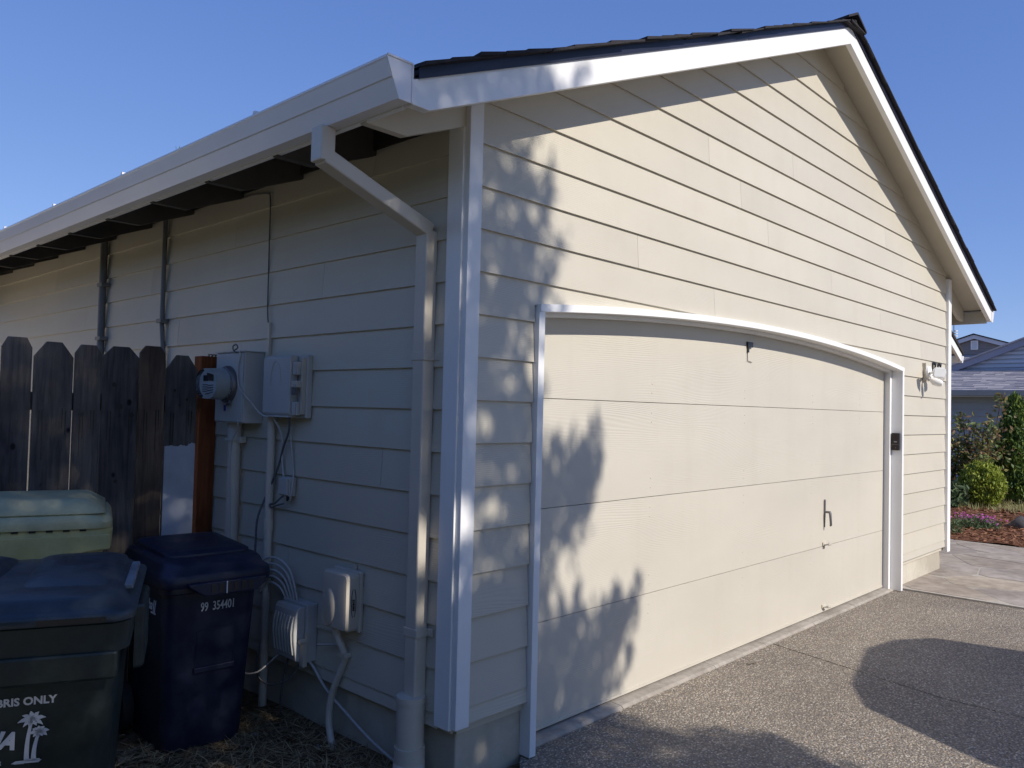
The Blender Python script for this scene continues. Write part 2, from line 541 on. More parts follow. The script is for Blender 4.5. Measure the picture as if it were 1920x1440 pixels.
# ================================================================== GROUND
def sheet(name, x0, x1, y0, y1, z, mat, nx=1, ny=1, amp=0.0, label=None, kind='structure', skip=None):
    mb = MB()
    gx = np.linspace(x0, x1, nx + 1); gy = np.linspace(y0, y1, ny + 1)
    def h(x, y):
        if not amp: return z
        return z + amp * (math.sin(x * 5.1 + y * 2.3) * 0.5 + math.sin(x * 11.3 - y * 8.7) * 0.3 + math.sin(y * 17.1 + x * 3.1) * 0.2)
    mb.v = [(x, y, h(x, y)) for y in gy for x in gx]
    w = nx + 1
    mb.f = [(j * w + i, j * w + i + 1, (j + 1) * w + i + 1, (j + 1) * w + i) for j in range(ny) for i in range(nx)]
    return put(name, mb, mat, kind=kind, label=label, smooth=True)

sheet('ground', -150, 150, -150, 150, -0.12, 'verge', label='patchy dry lawn reaching away behind the houses')
sheet('side_yard', -8, 0.6, -9, 2.2, -0.035, 'dirt', 70, 90, 0.012, label='bare brown dirt strip beside the garage with dead leaves')
MAT['gravel'] = soil('pale gravel', [(0.3, (0.36, 0.33, 0.28)), (0.5, (0.46, 0.43, 0.37)), (0.72, (0.56, 0.53, 0.47))], 40, 0.6, 0.01)
sheet('bounce_gravel', -4.15, -2.35, -9, 2.0, -0.012, 'gravel', 12, 60, 0.006, label='unseen pale gravel strip added to bounce light left of the waste carts')  # unseen strip added to bounce sunlight onto the lower side wall
sheet('back_yard', -9, 0.02, 2.2, 16, -0.03, 'drygrass', 30, 40, 0.012, label='sunny dry lawn behind the wooden fence')
sheet('street', -60, 60, -24, -15, -0.06, 'street', label='unseen street behind the photographer, coloured pale to bounce light')

# driveway with rounded corner at the garage, control joint running to the street
JX0, JX1 = 2.905, 2.62     # joint x at y=0 and at y=-1.1
def joint_x(y): return JX0 + (JX1 - JX0) * (-y) / 1.1 if y > -1.1 else JX1
def drive_slab(side):
    mb = MB()
    ys = [0.0215, -0.03, -0.07, -0.12, -0.2, -0.3, -0.5, -0.8, -1.1, -2, -4, -8, -14.8]
    def left(y):
        return 0.42 if y > -0.02 else max(0.05, 0.42 - 0.9 * (-y) ** 0.6 * 0.55) if y > -1.0 else 0.05
    def rightx(y): return 5.40
    L_, R_ = [], []
    for y in ys:
        if side == 0: a, b = left(y), joint_x(y) - 0.006
        else: a, b = joint_x(y) + 0.006, 5.40 + 0.13 * min(0, y) * 0.0
        L_.append((a, y)); R_.append((b, y))
    poly = L_ + R_[::-1]
    mb.prism(poly, 2, -0.1, 0.0)
    return mb
o = put('driveway', drive_slab(0), 'aggregate', kind='structure', label='exposed aggregate driveway with a control joint and pebbled surface')
fix_normals(o)
mbx = drive_slab(1)
o2 = put('driveway_slab', mbx, 'aggregate', parent=o); fix_normals(o2)
put('joint_filler', MB().box(2.5, 3.0, -14.8, 0.01, -0.10, -0.012), 'concrete', parent=o)

# concrete apron in front of the garage door
mb = MB()
xs = [0.40, 1.2, 2.15, 2.82, 3.6, 4.4, 5.3]
for a, b in zip(xs[:-1], xs[1:]):
    mb.prism([(0.022, -0.06), (0.16, -0.06), (0.16, 0.022), (0.036, 0.015), (0.022, 0.005)], 0, a + 0.002, b - 0.002)
o = put('apron', mb, 'concrete', kind='structure', label='narrow light concrete strip under the garage door'); fix_normals(o)

# walkway of flagstone-textured concrete on the right
walk = put('walkway', MB().box(5.405, 9.02, -3.5, 9.0, -0.1, 0.014), 'walk', kind='structure', label='pale flagstone patterned concrete walkway right of the garage')
def clip(poly, px, py, nx, ny):
    out = []
    n = len(poly)
    for i in range(n):
        a, b = poly[i], poly[(i + 1) % n]
        da = (a[0] - px) * nx + (a[1] - py) * ny
        db = (b[0] - px) * nx + (b[1] - py) * ny
        if da <= 0: out.append(a)
        if (da < 0 < db) or (db < 0 < da):
            t = da / (da - db)
            out.append((a[0] + (b[0] - a[0]) * t, a[1] + (b[1] - a[1]) * t))
    return out
r_ = random.Random(5)
seeds = []
for i in range(6):
    for j in range(9):
        seeds.append((5.41 + (i + 0.5 + r_.uniform(-0.38, 0.38)) * 0.6, -2.6 + (j + 0.5 + r_.uniform(-0.38, 0.38)) * 0.62))
for (sx, sy) in seeds:
    poly = [(5.46, -2.6), (8.96, -2.6), (8.96, 2.95), (5.46, 2.95)]
    for (tx, ty) in seeds:
        if (tx, ty) == (sx, sy) or abs(tx - sx) > 2 or abs(ty - sy) > 2: continue
        dx, dy = tx - sx, ty - sy; d = math.hypot(dx, dy)
        poly = clip(poly, (sx + tx) / 2 - dx / d * 0.009, (sy + ty) / 2 - dy / d * 0.009, dx / d, dy / d)
        if len(poly) < 3: break
    if len(poly) < 3: continue
    # round the outline by cutting corners once
    q = []
    for i in range(len(poly)):
        a, b = poly[i], poly[(i + 1) % len(poly)]
        q += [(a[0] * 0.85 + b[0] * 0.15, a[1] * 0.85 + b[1] * 0.15), (a[0] * 0.15 + b[0] * 0.85, a[1] * 0.15 + b[1] * 0.85)]
    zt = 0.0165 + r_.uniform(-0.0008, 0.0012)
    fix_normals(put('flagstone', MB().prism(q, 2, 0.008, zt), 'flagstone', parent=walk))

sheet('mulch_bed', 9.02, 13.6, -6, 6, 0.02, 'mulch', 60, 90, 0.02, label='reddish bark mulch bed along the walkway')
sheet('lawn', 13.6, 19.7, -9, 9, 0.0, 'lawn', 30, 40, 0.02, label='patchy dry lawn in front of the grey house')

# ================================================================== HOUSE
PX, PZ = 3.442, 4.165            # inner rake corner at the peak (fascia bottom)
SL, SR = 0.4145, 0.3935
def fb(x):                       # fascia bottom
    return PZ - SL * (PX - x) if x < PX else PZ - SR * (x - PX)
def deck(x):                     # roof deck underside
    return fb(x) + 0.121
XE0, XE1 = -0.52, 7.47
WX = 6.78                        # right wall corner
house = empty('house', (0, 0, 0), 'beige lap sided house with white trim and a wide garage door', 'house')
EXPO = 0.1778
ZF, ZS = 2.9767, 2.5793

def header_top(x):
    # arched head trim, top edge
    t = (x - 0.412) / (5.338 - 0.412)
    base = 1.989 * (1 - t) + 1.972 * t
    return base + 0.122 * 4 * t * (1 - t)

# --- core walls behind the siding (thin sheathing) and foundation
mb = MB()
mb.box(0.004, 0.02, 0.03, 9, 0.2, 2.86)
put('sheathing', mb, 'beige', house)
mb = MB()
gab = [(0.02, 0.2), (0.44, 0.2), (0.44, 2.09), (5.31, 2.09), (5.31, 0.2), (WX - 0.02, 0.2), (WX - 0.02, deck(WX) - 0.004), (PX, deck(PX) - 0.004), (0.02, deck(0.02) - 0.004)]
o = put('sheathing', MB().prism(gab, 1, 0.012, 0.03), 'beige', house); fix_normals(o)
for bx_ in ((0.022, 0.42, 0.02, 0.3, -0.15, 0.235), (0.022, 0.2, 0.3, 9, -0.15, 0.225), (5.335, 6.715, 0.03, 0.3, -0.15, 0.25)):
    put('foundation', MB().box(*bx_), 'foundation', house, bevel=0.006)

# --- front lap siding: one object per board
JOINTS = {  # course index -> x of butt joint(s)
    -1: [3.05], 0: [1.906, 4.9], 1: [2.305], 2: [2.684, 5.6], 3: [3.744], 4: [1.2, 4.8], 5: [2.0, 5.9]}
def front_board(z0, z1, xa, xb):
    xs = sorted(set([xa, xb] + [x for x in np.arange(xa, xb, 0.12)] + [x for x in (0.405, 0.4051, 5.3449, 5.345, PX) if xa < x < xb]))
    cols = []
    for x in xs:
        zb, zt = z0, min(z1, deck(x) - 0.003)
        if 0.405 < x < 5.345 and z0 < header_top(x) - 0.004:
            zb = header_top(x) - 0.004
        cols.append((x, zb, zt))
    mb = MB(); run = []
    def yo(z): return -0.020 + 0.0120 * (z - z0) / EXPO
    def flush():
        if len(run) < 2: run.clear(); return
        i = len(mb.v); n = len(run)
        for x, zb, zt in run:
            mb.v += [(x, yo(zb), zb), (x, yo(zt), zt), (x, yo(zt) + 0.011, zt), (x, yo(zb) + 0.015, zb)]
        for k in range(n - 1):
            a = i + 4 * k; b = a + 4
            for s in range(4):
                s2 = (s + 1) % 4
                mb.f.append((a + s, b + s, b + s2, a + s2))
        mb.f.append((i, i + 1, i + 2, i + 3)); j = i + 4 * (n - 1); mb.f.append((j + 3, j + 2, j + 1, j))
        run.clear()
    for c in cols:
        if c[2] - c[1] > 0.002: run.append(c)
        else: flush()
    flush()
    return mb
def front_course(idx, z0, z1, spans):
    for (xa, xb) in spans:
        cuts = [xa] + [j for j in JOINTS.get(idx, []) if xa + 0.05 < j < xb - 0.05] + [xb]
        for a, b in zip(cuts[:-1], cuts[1:]):
            m = front_board(z0, z1, a + (0.0008 if a != xa else 0), b - (0.0008 if b != xb else 0))
            if m.f: fix_normals(put('siding_board', m, 'siding_x', house))
XL, XR = 0.048, WX - 0.075
for i in range(-8, 16):
    z0 = ZF - EXPO * i
    z1 = z0 + EXPO + 0.02
    if z0 > deck(PX): continue
    if z0 < 1.84: spans = [(XL, 0.414), (5.337, XR)]
    else: spans = [(XL, XR)]
    # limit to the gable triangle
    if z1 > 2.6:
        spans = [(max(a, PX - (deck(PX) - z0) / SL), min(b, PX + (deck(PX) - z0) / SR)) for a, b in spans]
    front_course(i, z0, z1, spans)
for (a, b) in ((XL, 0.414), (5.337, XR)):      # narrow starter course
    m = MB().prism([(-0.020, 0.243), (-0.006, 0.243), (-0.004, 0.33), (-0.0105, 0.33)], 0, a, b)
    fix_normals(put('siding_board', m, 'siding_x', house))

# --- side lap siding
SJ = {0: [0.62, 3.6], 1: [1.9, 4.9], 2: [3.016, 5.47], 3: [1.012, 4.2], 4: [2.6], 5: [1.815, 5.0], 6: [3.3], 7: [2.3], 8: [0.506, 2.9], 9: [1.6], 10: [2.2], 11: [1.25], 12: [0.9]}
for i in range(-1, 14):
    z0 = ZS - EXPO * i
    z1 = min(z0 + EXPO + 0.02, 2.86)
    cuts = [0.088] + SJ.get(i, []) + [9.0]
    for a, b in zip(cuts[:-1], cuts[1:]):
        k = (z1 - z0) / EXPO
        prof = [(-0.020, z0), (-0.020 + 0.0120 * k, z1), (-0.009 + 0.0120 * k, z1), (-0.005, z0)]
        m = MB().prism(prof, 1, a + 0.0012, b - 0.0012)
        fix_normals(put('siding_board', m, 'siding_y', house))
m = MB().prism([(-0.020, 0.212), (-0.0105, 0.285), (-0.004, 0.285), (-0.004, 0.212)], 1, 0.088, 9.0)
fix_normals(put('siding_board', m, 'siding_y', house))

# --- corner boards
put('corner_board', MB().box(-0.022, 0.053, -0.0245, 0.0045, 0.232, fb(0.0) + 0.1), 'white_grain', house, bevel=0.002)
put('corner_board', MB().box(-0.032, 0.003, 0.005, 0.094, 0.226, 2.80), 'white_grain', house, bevel=0.002)
put('corner_board', MB().box(WX - 0.078, WX + 0.02, -0.042, 0.0, 0.19, deck(WX) - 0.02), 'white_grain', house, bevel=0.002)
put('corner_board', MB().box(WX - 0.003, WX + 0.03, 0.001, 0.1, 0.19, 2.8), 'white_grain', house, bevel=0.002)

# --- rake boards (white fascia of the gable)
def rake(x0, x1, cutx):
    poly = [(x0, fb(x0)), (x1, fb(x1)), (x1, fb(x1) + 0.119), (x0, fb(x0) + 0.119)]
    return poly
polyL = [(-0.437, 2.557), (PX, PZ), (PX, PZ + 0.119), (-0.515, fb(-0.515) + 0.119), (-0.515, 2.557)]
fix_normals(put('rake_board', MB().prism(polyL, 1, -0.25, -0.212), 'white_grain', house, bevel=0.002))
polyR = [(PX + 0.0015, PZ), (7.47, fb(7.47)), (7.505, fb(7.47) + 0.0), (7.505, fb(7.505) + 0.119), (PX + 0.0015, PZ + 0.119)]
fix_normals(put('rake_board', MB().prism(polyR, 1, -0.25, -0.212), 'white_grain', house, bevel=0.002))

# --- roof: deck, soffit, drip edge, shingles
YB = 9.0
def slope_slab(xa, xb, y0, y1, t0, t1):
    return MB().prism([(xa, deck(xa) + t0), (xb, deck(xb) + t0), (xb, deck(xb) + t1), (xa, deck(xa) + t1)], 1, y0, y1)
roof = put('roof', slope_slab(-0.495, PX, -0.254, YB, 0.012, 0.03), 'shingle', house); fix_normals(roof)
o = put('roof_slope', slope_slab(PX, 7.53, -0.254, YB, 0.012, 0.03), 'shingle', roof); fix_normals(o)
# painted soffit under the rakes, left eave boards coloured dark for shade
for a, b in ((-0.50, PX), (PX, 7.46)):
    n_ = 6
    for k in range(n_):
        xa, xb = a + (b - a) * k / n_, a + (b - a) * (k + 1) / n_
        fix_normals(put('soffit_panel', slope_slab(xa + 0.001, xb - 0.001, -0.211, 0.0, 0.0, 0.0115), 'beige', house))
fix_normals(put('eave_boards', slope_slab(-0.50, 0.05, 0.001, YB, 0.0, 0.0112), 'soffit_shade', house))
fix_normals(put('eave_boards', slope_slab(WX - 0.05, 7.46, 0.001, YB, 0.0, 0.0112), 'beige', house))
# drip edge metal along the rakes
for a, b in ((-0.495, 1.9), (1.9, PX), (PX, 5.4), (5.4, 7.5)):
    m = MB().prism([(a + 0.001, deck(a) - 0.004), (b - 0.001, deck(b) - 0.004), (b - 0.001, deck(b) + 0.036), (a + 0.001, deck(a) + 0.036)], 1, -0.259, -0.2545)
    fix_normals(put('drip_edge', m, 'flash', roof))
    m = MB().prism([(a + 0.001, deck(a) + 0.0365), (b - 0.001, deck(b) + 0.0365), (b - 0.001, deck(b) + 0.044), (a + 0.001, deck(a) + 0.044)], 1, -0.268, -0.2)
    fix_normals(put('drip_edge', m, 'black', roof))
# shingles: one object per course end along the rake, lifted and curled a little
rs = random.Random(3)
def shingle_course(x_low, dirn):
    sl = SL if dirn > 0 else SR
    a = x_low; b = x_low + dirn * 0.26
    lift = rs.uniform(-0.002, 0.007)
    if dirn < 0: lift *= 0.3; lift -= 0.006
    y0 = -0.285 - rs.uniform(0, 0.022) * (1 if dirn > 0 else 0.3)
    mb = MB()
    yy = [y0, y0 + 0.05, y0 + 0.16, 0.3, 1.0]
    hl = [rs.uniform(-0.004, 0.012), rs.uniform(-0.002, 0.009), rs.uniform(0, 0.004), 0.0, 0.0]
    i = 0
    for k, y in enumerate(yy):
        zl = deck(a) + 0.046 + lift + hl[k]
        zh = deck(b) + 0.045
        mb.v += [(a, y, zl), (b, y, zh), (b, y, zh - 0.007), (a, y, zl - 0.013)]
    for k in range(len(yy) - 1):
        p = 4 * k; q = p + 4
        for s in range(4):
            s2 = (s + 1) % 4
            mb.f.append((p + s, q + s, q + s2, p + s2))
    mb.f.append((0, 1, 2, 3)); e = 4 * (len(yy) - 1); mb.f.append((e + 3, e + 2, e + 1, e))
    fix_normals(put('shingle', mb, 'shingle', roof))
x = -0.50
while x < PX - 0.05:
    shingle_course(x, 1); x += 0.132
x = 7.55
while x > PX + 0.05:
    shingle_course(x, -1); x -= 0.134
for k in range(5):        # ridge caps
    y0 = -0.30 + k * 0.2
    z = deck(PX) + 0.052
    m = MB().prism([(PX - 0.17, z - 0.17 * SL + 0.004), (PX, z + 0.012), (PX + 0.17, z - 0.17 * SR + 0.004), (PX + 0.17, z - 0.17 * SR + 0.020), (PX, z + 0.030), (PX - 0.17, z - 0.17 * SL + 0.020)], 1, y0, y0 + 0.3)
    m.v = [(a, b, c + (0.008 if b < y0 + 0.1 else -0.004)) for a, b, c in m.v]
    fix_normals(put('ridge_cap', m, 'shingle', roof))

# --- rafter tails
def rafter(y0, y1):
    poly = [(-0.519, 2.55), (-0.333, 2.55), (0.0, 2.682), (0.35, 2.825), (0.35, deck(0.35) - 0.002), (-0.519, deck(-0.519) - 0.002)]
    return MB().prism(poly, 1, y0, y1)
for k in range(15):
    y0 = 0.003 + 0.61 * k
    fix_normals(put('rafter_tail', rafter(y0, y0 + 0.038), 'beige' if k == 0 else 'rafter', house, bevel=0.002))  # rafters after the first take the colour darkened for shade
for k in range(4):
    y0 = 0.003 + 0.61 * k
    poly = [(WX + 0.02, fb(WX) - 0.07), (7.30, fb(7.3) - 0.045), (7.44, fb(7.44) - 0.0), (7.44, deck(7.44) - 0.002), (WX + 0.02, deck(WX + 0.02) - 0.002)]
    fix_normals(put('rafter_tail', MB().prism(poly, 1, y0, y0 + 0.038), 'beige', house, bevel=0.002))
put('wall_plate', MB().box(-0.012, 0.004, 0.14, 9, 2.672, 2.70), 'beige', house)
for k in range(14):
    put('blocking', MB().box(-0.034, -0.0245, max(0.10, 0.043 + 0.61 * k), 0.001 + 0.61 * (k + 1), 2.695, 2.852), 'soffit_shade', house)  # shares the board colour darkened for eave shade
put('eave_fascia', MB().box(-0.5205, -0.5005, -0.2, 9, 2.556, 2.655), 'white', house)
put('eave_fascia', MB().box(7.445, 7.47, -0.211, 9, fb(7.47) - 0.02, fb(7.47) + 0.10), 'beige', house)

# --- gutters
gprof = [(-0.5215, 2.692), (-0.5215, 2.561), (-0.575, 2.561), (-0.603, 2.6235), (-0.6085, 2.6265), (-0.610, 2.6305), (-0.629, 2.680), (-0.633, 2.684), (-0.633, 2.692), (-0.622, 2.692), (-0.60, 2.64), (-0.53, 2.60), (-0.53, 2.692)]
gut = put('gutter', MB().prism(gprof, 1, -0.2485, 9.0), 'gutter', house); fix_normals(gut)
cap = [(-0.5175, 2.696), (-0.5175, 2.557), (-0.5755, 2.557), (-0.632, 2.690), (-0.629, 2.696)]
fix_normals(put('end_cap', MB().prism(cap, 1, -0.2535, -0.2487), 'gutter', gut, bevel=0.0012))
put('end_cap_rim', MB().box(-0.630, -0.519, -0.257, -0.2537, 2.690, 2.6965).box(-0.523, -0.517, -0.257, -0.2537, 2.560, 2.6895), 'gutter', gut)
for y in (0.6, 1.95, 3.0, 4.0, 5.1):
    put('hanger', MB().box(-0.634, -0.60, y, y + 0.018, 2.692, 2.704), 'gutter', gut)
g2 = [(7.4705, 2.70), (7.4705, 2.585), (7.53, 2.585), (7.565, 2.64), (7.58, 2.70)]
gut2 = put('gutter', MB().prism(g2, 1, -0.2485, 9.0), 'gutter', house); fix_normals(gut2)
cap2 = [(7.468, 2.712), (7.468, 2.578), (7.535, 2.572), (7.60, 2.712)]
fix_normals(put('end_cap', MB().prism(cap2, 1, -0.2545, -0.2487), 'gutter', gut2))

# --- downspout
ds = put('downspout', MB().box(-0.078, -0.016, 0.165, 0.238, 0.30, 2.262), 'beige_pipe', house, bevel=0.007)
def rect_tube(p0, p1, wy, wn):
    p0, p1 = Vector(p0), Vector(p1)
    t = (p1 - p0).normalized(); y = Vector((0, 1, 0)); n = t.cross(y).normalized()
    y2 = n.cross(t)
    mb = MB()
    rings = []
    for p in (p0, p1):
        rings.append([p + y * (sy * wy / 2) + n * (sn * wn / 2) for sy, sn in ((-1, -1), (1, -1), (1, 1), (-1, 1))])
    return mb.loft(rings)
put('elbow', MB().box(-0.600, -0.538, 0.165, 0.238, 2.43, 2.5605), 'beige_pipe', ds, bevel=0.006)
o = put('elbow', rect_tube((-0.572, 0.2015, 2.452), (-0.045, 0.2015, 2.262), 0.074, 0.06), 'beige_pipe', ds, bevel=0.006); fix_normals(o)
for z in (0.57, 1.715):
    m = MB().box(-0.0815, -0.010, 0.160, 0.243, z, z + 0.035)
    m.box(-0.022, -0.012, 0.13, 0.16, z + 0.002, z + 0.033).box(-0.022, -0.012, 0.243, 0.285, z + 0.002, z + 0.033)
    put('strap', m, 'beige_pipe', ds, bevel=0.002)
def cyl(cx, cy, z0, z1, r, n=24):
    return MB().tube([(cx, cy, z0), (cx, cy, z1)], r, n)
put('drain_pipe', cyl(-0.066, 0.200, -0.06, 0.325, 0.058), 'beige_pipe', ds, smooth=40)
put('drain_collar', cyl(-0.066, 0.200, 0.04, 0.125, 0.064), 'beige_pipe', ds, smooth=40)
put('drain_collar', cyl(-0.066, 0.200, 0.305, 0.33, 0.0605), 'beige_pipe', ds, smooth=40)
put('drain_elbow', MB().tube([(-0.066, 0.2, 0.06), (-0.068, 0.2, 0.0), (-0.085, 0.2, -0.045), (-0.13, 0.2, -0.075)], 0.066, 20), 'beige_pipe', ds, smooth=True)

# --- garage door
gd = empty('garage_door', (2.84, 0.1, 0.02), None, None)
gd.parent = house
secs = [(0.026, 0.525), (0.528, 1.0545), (1.0575, 1.574), (1.577, 2.12)]
for a, b in secs:
    put('door_section', MB().box(0.452, 5.238, 0.1, 0.14, a, b), 'door', gd, bevel=0.001)
put('gap_backing', MB().box(0.455, 5.235, 0.1405, 0.15, 0.03, 2.11), 'black', gd)  # added dark sheet, keeps sky from showing through the section gaps
put('bottom_seal', MB().box(0.46, 5.23, 0.108, 0.135, 0.012, 0.027), 'black', gd)
put('lower_moulding', MB().box(0.455, 5.235, 0.0945, 0.0998, 0.03, 0.045), 'door', gd)
mb = MB()
for xx in (1.53, 2.62, 3.70, 4.66):
    for zz in (0.42, 0.47, 0.58, 0.63, 0.95, 1.0, 1.11, 1.16, 1.47, 1.52, 1.63, 1.68):
        mb.tube([(xx, 0.1005, zz), (xx, 0.0975, zz)], [0.0065, 0.003], 6)
o = put('rivet', mb, 'door', gd, kind='stuff')
# T handle
mb = MB()
mb.prism([(3.930, 0.79), (3.937, 0.672), (3.942, 0.672), (3.949, 0.79), (3.950, 0.875), (3.945, 0.885), (3.934, 0.885), (3.929, 0.875)], 1, 0.090, 0.0995)
mb.tube([(3.939, 0.098, 0.79), (3.939, 0.055, 0.79)], 0.009, 10)
fix_normals(put('handle_plate', mb, 'steel', gd, bevel=0.002))
mb = MB().tube([(3.939, 0.060, 0.795), (3.939, 0.052, 0.782), (3.940, 0.049, 0.74), (3.942, 0.047, 0.695), (3.941, 0.052, 0.685)], [0.010, 0.011, 0.009, 0.009, 0.006], 10)
put('handle_lever', mb, 'steel', gd, smooth=True)
for z in (0.545, 0.07):
    m = MB().box(3.91, 3.975, 0.091, 0.0995, z - 0.012, z + 0.014).box(3.92, 3.965, 0.05, 0.091, z - 0.006, z)
    m.box(3.92, 3.965, 0.05, 0.056, z - 0.006, z + 0.018)
    put('lift_handle', m, 'door', gd, bevel=0.002)
m = MB().box(2.63, 2.70, 0.086, 0.0995, 1.965, 2.0).box(2.635, 2.655, 0.09, 0.0995, 1.93, 1.966)
put('latch_plate', m, 'black', gd)
m = MB().tube([(2.640, 0.096, 1.93), (2.640, 0.094, 1.875), (2.70, 0.094, 1.868)], 0.0022, 5)
put('pull_wire', m, 'black', gd)

# --- door casing and jambs
cas = put('door_casing', MB().box(0.409, 0.449, -0.042, 0.02, 0.005, header_top(0.43) - 0.036), 'white', house, bevel=0.002)
put('casing_board', MB().box(5.30, 5.340, -0.042, 0.05, 0.005, header_top(5.32) - 0.004), 'white', cas, bevel=0.002)
put('jamb', MB().box(0.42, 0.4495, 0.02, 0.16, 0.0, 2.0), 'white', cas)
put('jamb', MB().box(5.253, 5.345, 0.0505, 0.16, 0.0, 2.0), 'white', cas, bevel=0.001)
put('weather_strip', MB().box(5.238, 5.252, 0.112, 0.16, 0.0, 2.1), 'black', cas)
def arch(x0, x1, y0, y1, top, bot, n=40):
    xs = np.linspace(x0, x1, n + 1)
    poly = [(x, header_top(x) + bot) for x in xs] + [(x, header_top(x) + top) for x in xs[::-1]]
    mb = MB(); i = 0
    for k in range(n):
        a, b = xs[k], xs[k + 1]
        mb.v += [(a, y0, header_top(a) + bot), (a, y0, header_top(a) + top), (a, y1, header_top(a) + top), (a, y1, header_top(a) + bot)]
    mb.v += [(xs[-1], y0, header_top(xs[-1]) + bot), (xs[-1], y0, header_top(xs[-1]) + top), (xs[-1], y1, header_top(xs[-1]) + top), (xs[-1], y1, header_top(xs[-1]) + bot)]
    for k in range(n):
        p, q = 4 * k, 4 * k + 4
        for s in range(4):
            s2 = (s + 1) % 4
            mb.f.append((p + s, q + s, q + s2, p + s2))
    mb.f.append((0, 1, 2, 3)); e = 4 * n; mb.f.append((e + 3, e + 2, e + 1, e))
    return mb
fix_normals(put('head_casing', arch(0.418, 5.340, -0.0435, 0.0, 0.0, -0.034), 'white', cas))
fix_normals(put('head_jamb', arch(0.449, 5.30, 0.0005, 0.05, 0.02, -0.031), 'white', cas))
fix_normals(put('head_stop', arch(0.449, 5.253, 0.0505, 0.098, 0.02, -0.052), 'white', cas))

# --- entry wing of the same house, seen past the right corner
def wing():
    y0 = 1.2
    def z(x): return 2.463 + 0.415 * (12.19 - x)
    m = MB().prism([(9.4, z(9.4)), (12.15, z(12.15)), (12.20, z(12.15)), (12.20, z(12.20) + 0.13), (9.4, z(9.4) + 0.13)], 1, y0, y0 + 0.04)
    fix_normals(put('wing_rake_board', m, 'white', house))
    m = MB().prism([(9.4, z(9.4) + 0.14), (12.24, z(12.24) + 0.14), (12.24, z(12.24) + 0.19), (9.4, z(9.4) + 0.19)], 1, y0 - 0.02, 9)
    fix_normals(put('wing_roof', m, 'shingle', house))
    m = MB().prism([(9.4, z(9.4) + 0.11), (12.15, z(12.15) + 0.11), (12.15, z(12.15) + 0.139), (9.4, z(9.4) + 0.139)], 1, y0 + 0.041, 9)
    fix_normals(put('wing_soffit', m, 'beige', house))
    m = MB().prism([(12.205, 2.56), (12.205, 2.45), (12.26, 2.45), (12.32, 2.56)], 1, y0 - 0.003, 9)
    fix_normals(put('wing_gutter', m, 'gutter', house))
    put('wing_wall', MB().box(6.8, 11.6, 1.75, 1.95, 0.0, 2.68), 'beige', house)
wing()

# ================================================================== THINGS ON THE WALLS
# keypad on the door jamb
kp = empty('garage_keypad', (5.3, 0.012, 1.24), 'small dark garage door keypad on the white right door jamb', 'keypad')
put('case', MB().box(5.276, 5.2995, -0.020, 0.042, 1.24, 1.392), 'keypad', kp, bevel=0.003)
put('flap_seam', MB().box(5.2745, 5.2765, -0.018, 0.040, 1.289, 1.292), 'steel', kp)
m = text_mesh('HOME', 0.012, 0.0003)
m.xform(Matrix.Translation((5.2755, 0.027, 1.312)) @ Matrix.Rotation(R(-90), 4, 'Z') @ Matrix.Rotation(R(90), 4, 'X'))
m = MB().box(5.2750, 5.2765, -0.003, 0.022, 1.312, 1.317)
put('marking', m, 'print', kp)
put('button', MB().tube([(5.277, 0.006, 1.262), (5.273, 0.006, 1.262)], 0.004, 8), 'steel', kp)

# twin floodlight with motion sensor
fl = empty('floodlight', (6.10, 0.0, 1.97), 'white twin head motion floodlight on the wall below the house number', 'floodlight')
put('wall_box', MB().box(5.955, 6.09, -0.045, -0.010, 1.885, 2.055), 'beige', fl, bevel=0.004)
put('canopy', MB().tube([(6.00, -0.045, 1.965), (6.00, -0.066, 1.965), (6.00, -0.078, 1.965)], [0.062, 0.06, 0.03], 20), 'white', fl, smooth=40)
def head(c, d):
    d = Vector(d).normalized(); c = Vector(c)
    side = d.cross(Vector((0, 0, 1))).normalized(); up = side.cross(d)
    rings = []
    for t, w, h in ((-0.075, 0.016, 0.016), (-0.06, 0.028, 0.026), (-0.03, 0.044, 0.036), (0.0, 0.056, 0.045), (0.004, 0.058, 0.047)):
        rings.append([c + d * t + side * (a * w) + up * (b * h) for a, b in ((-1, -0.6), (-0.7, -1), (0.7, -1), (1, -0.6), (1, 0.6), (0.7, 1), (-0.7, 1), (-1, 0.6))])
    h = put('lamp_head', MB().loft(rings), 'white', fl, smooth=35); fix_normals(h)
    r2_ = [[c + d * t + side * (a * 0.051) + up * (b * 0.040) for a, b in ((-1, -0.7), (-0.8, -1), (0.8, -1), (1, -0.7), (1, 0.7), (0.8, 1), (-0.8, 1), (-1, 0.7))] for t in (0.0045, 0.008)]
    l = put('lens', MB().loft(r2_), 'lens', h); fix_normals(l)
    put('arm', MB().tube([(6.00, -0.07, 1.965), tuple(c - d * 0.12 + Vector((0, 0, -0.02))), tuple(c - d * 0.07)], 0.013, 8), 'white', fl, smooth=True)
head((5.84, -0.19, 1.955), (-0.72, -0.72, -0.18))
head((6.06, -0.17, 1.935), (0.35, -0.9, -0.2))
sn = put('sensor', MB().tube([(5.95, -0.085, 1.90), (5.95, -0.12, 1.875), (5.95, -0.165, 1.86), (5.95, -0.19, 1.852)], [0.018, 0.036, 0.034, 0.020], 14), 'white', fl, smooth=40)
put('sensor_stem', MB().tube([(5.97, -0.06, 1.95), (5.96, -0.09, 1.915), (5.95, -0.10, 1.89)], 0.014, 8), 'white', fl, smooth=True)

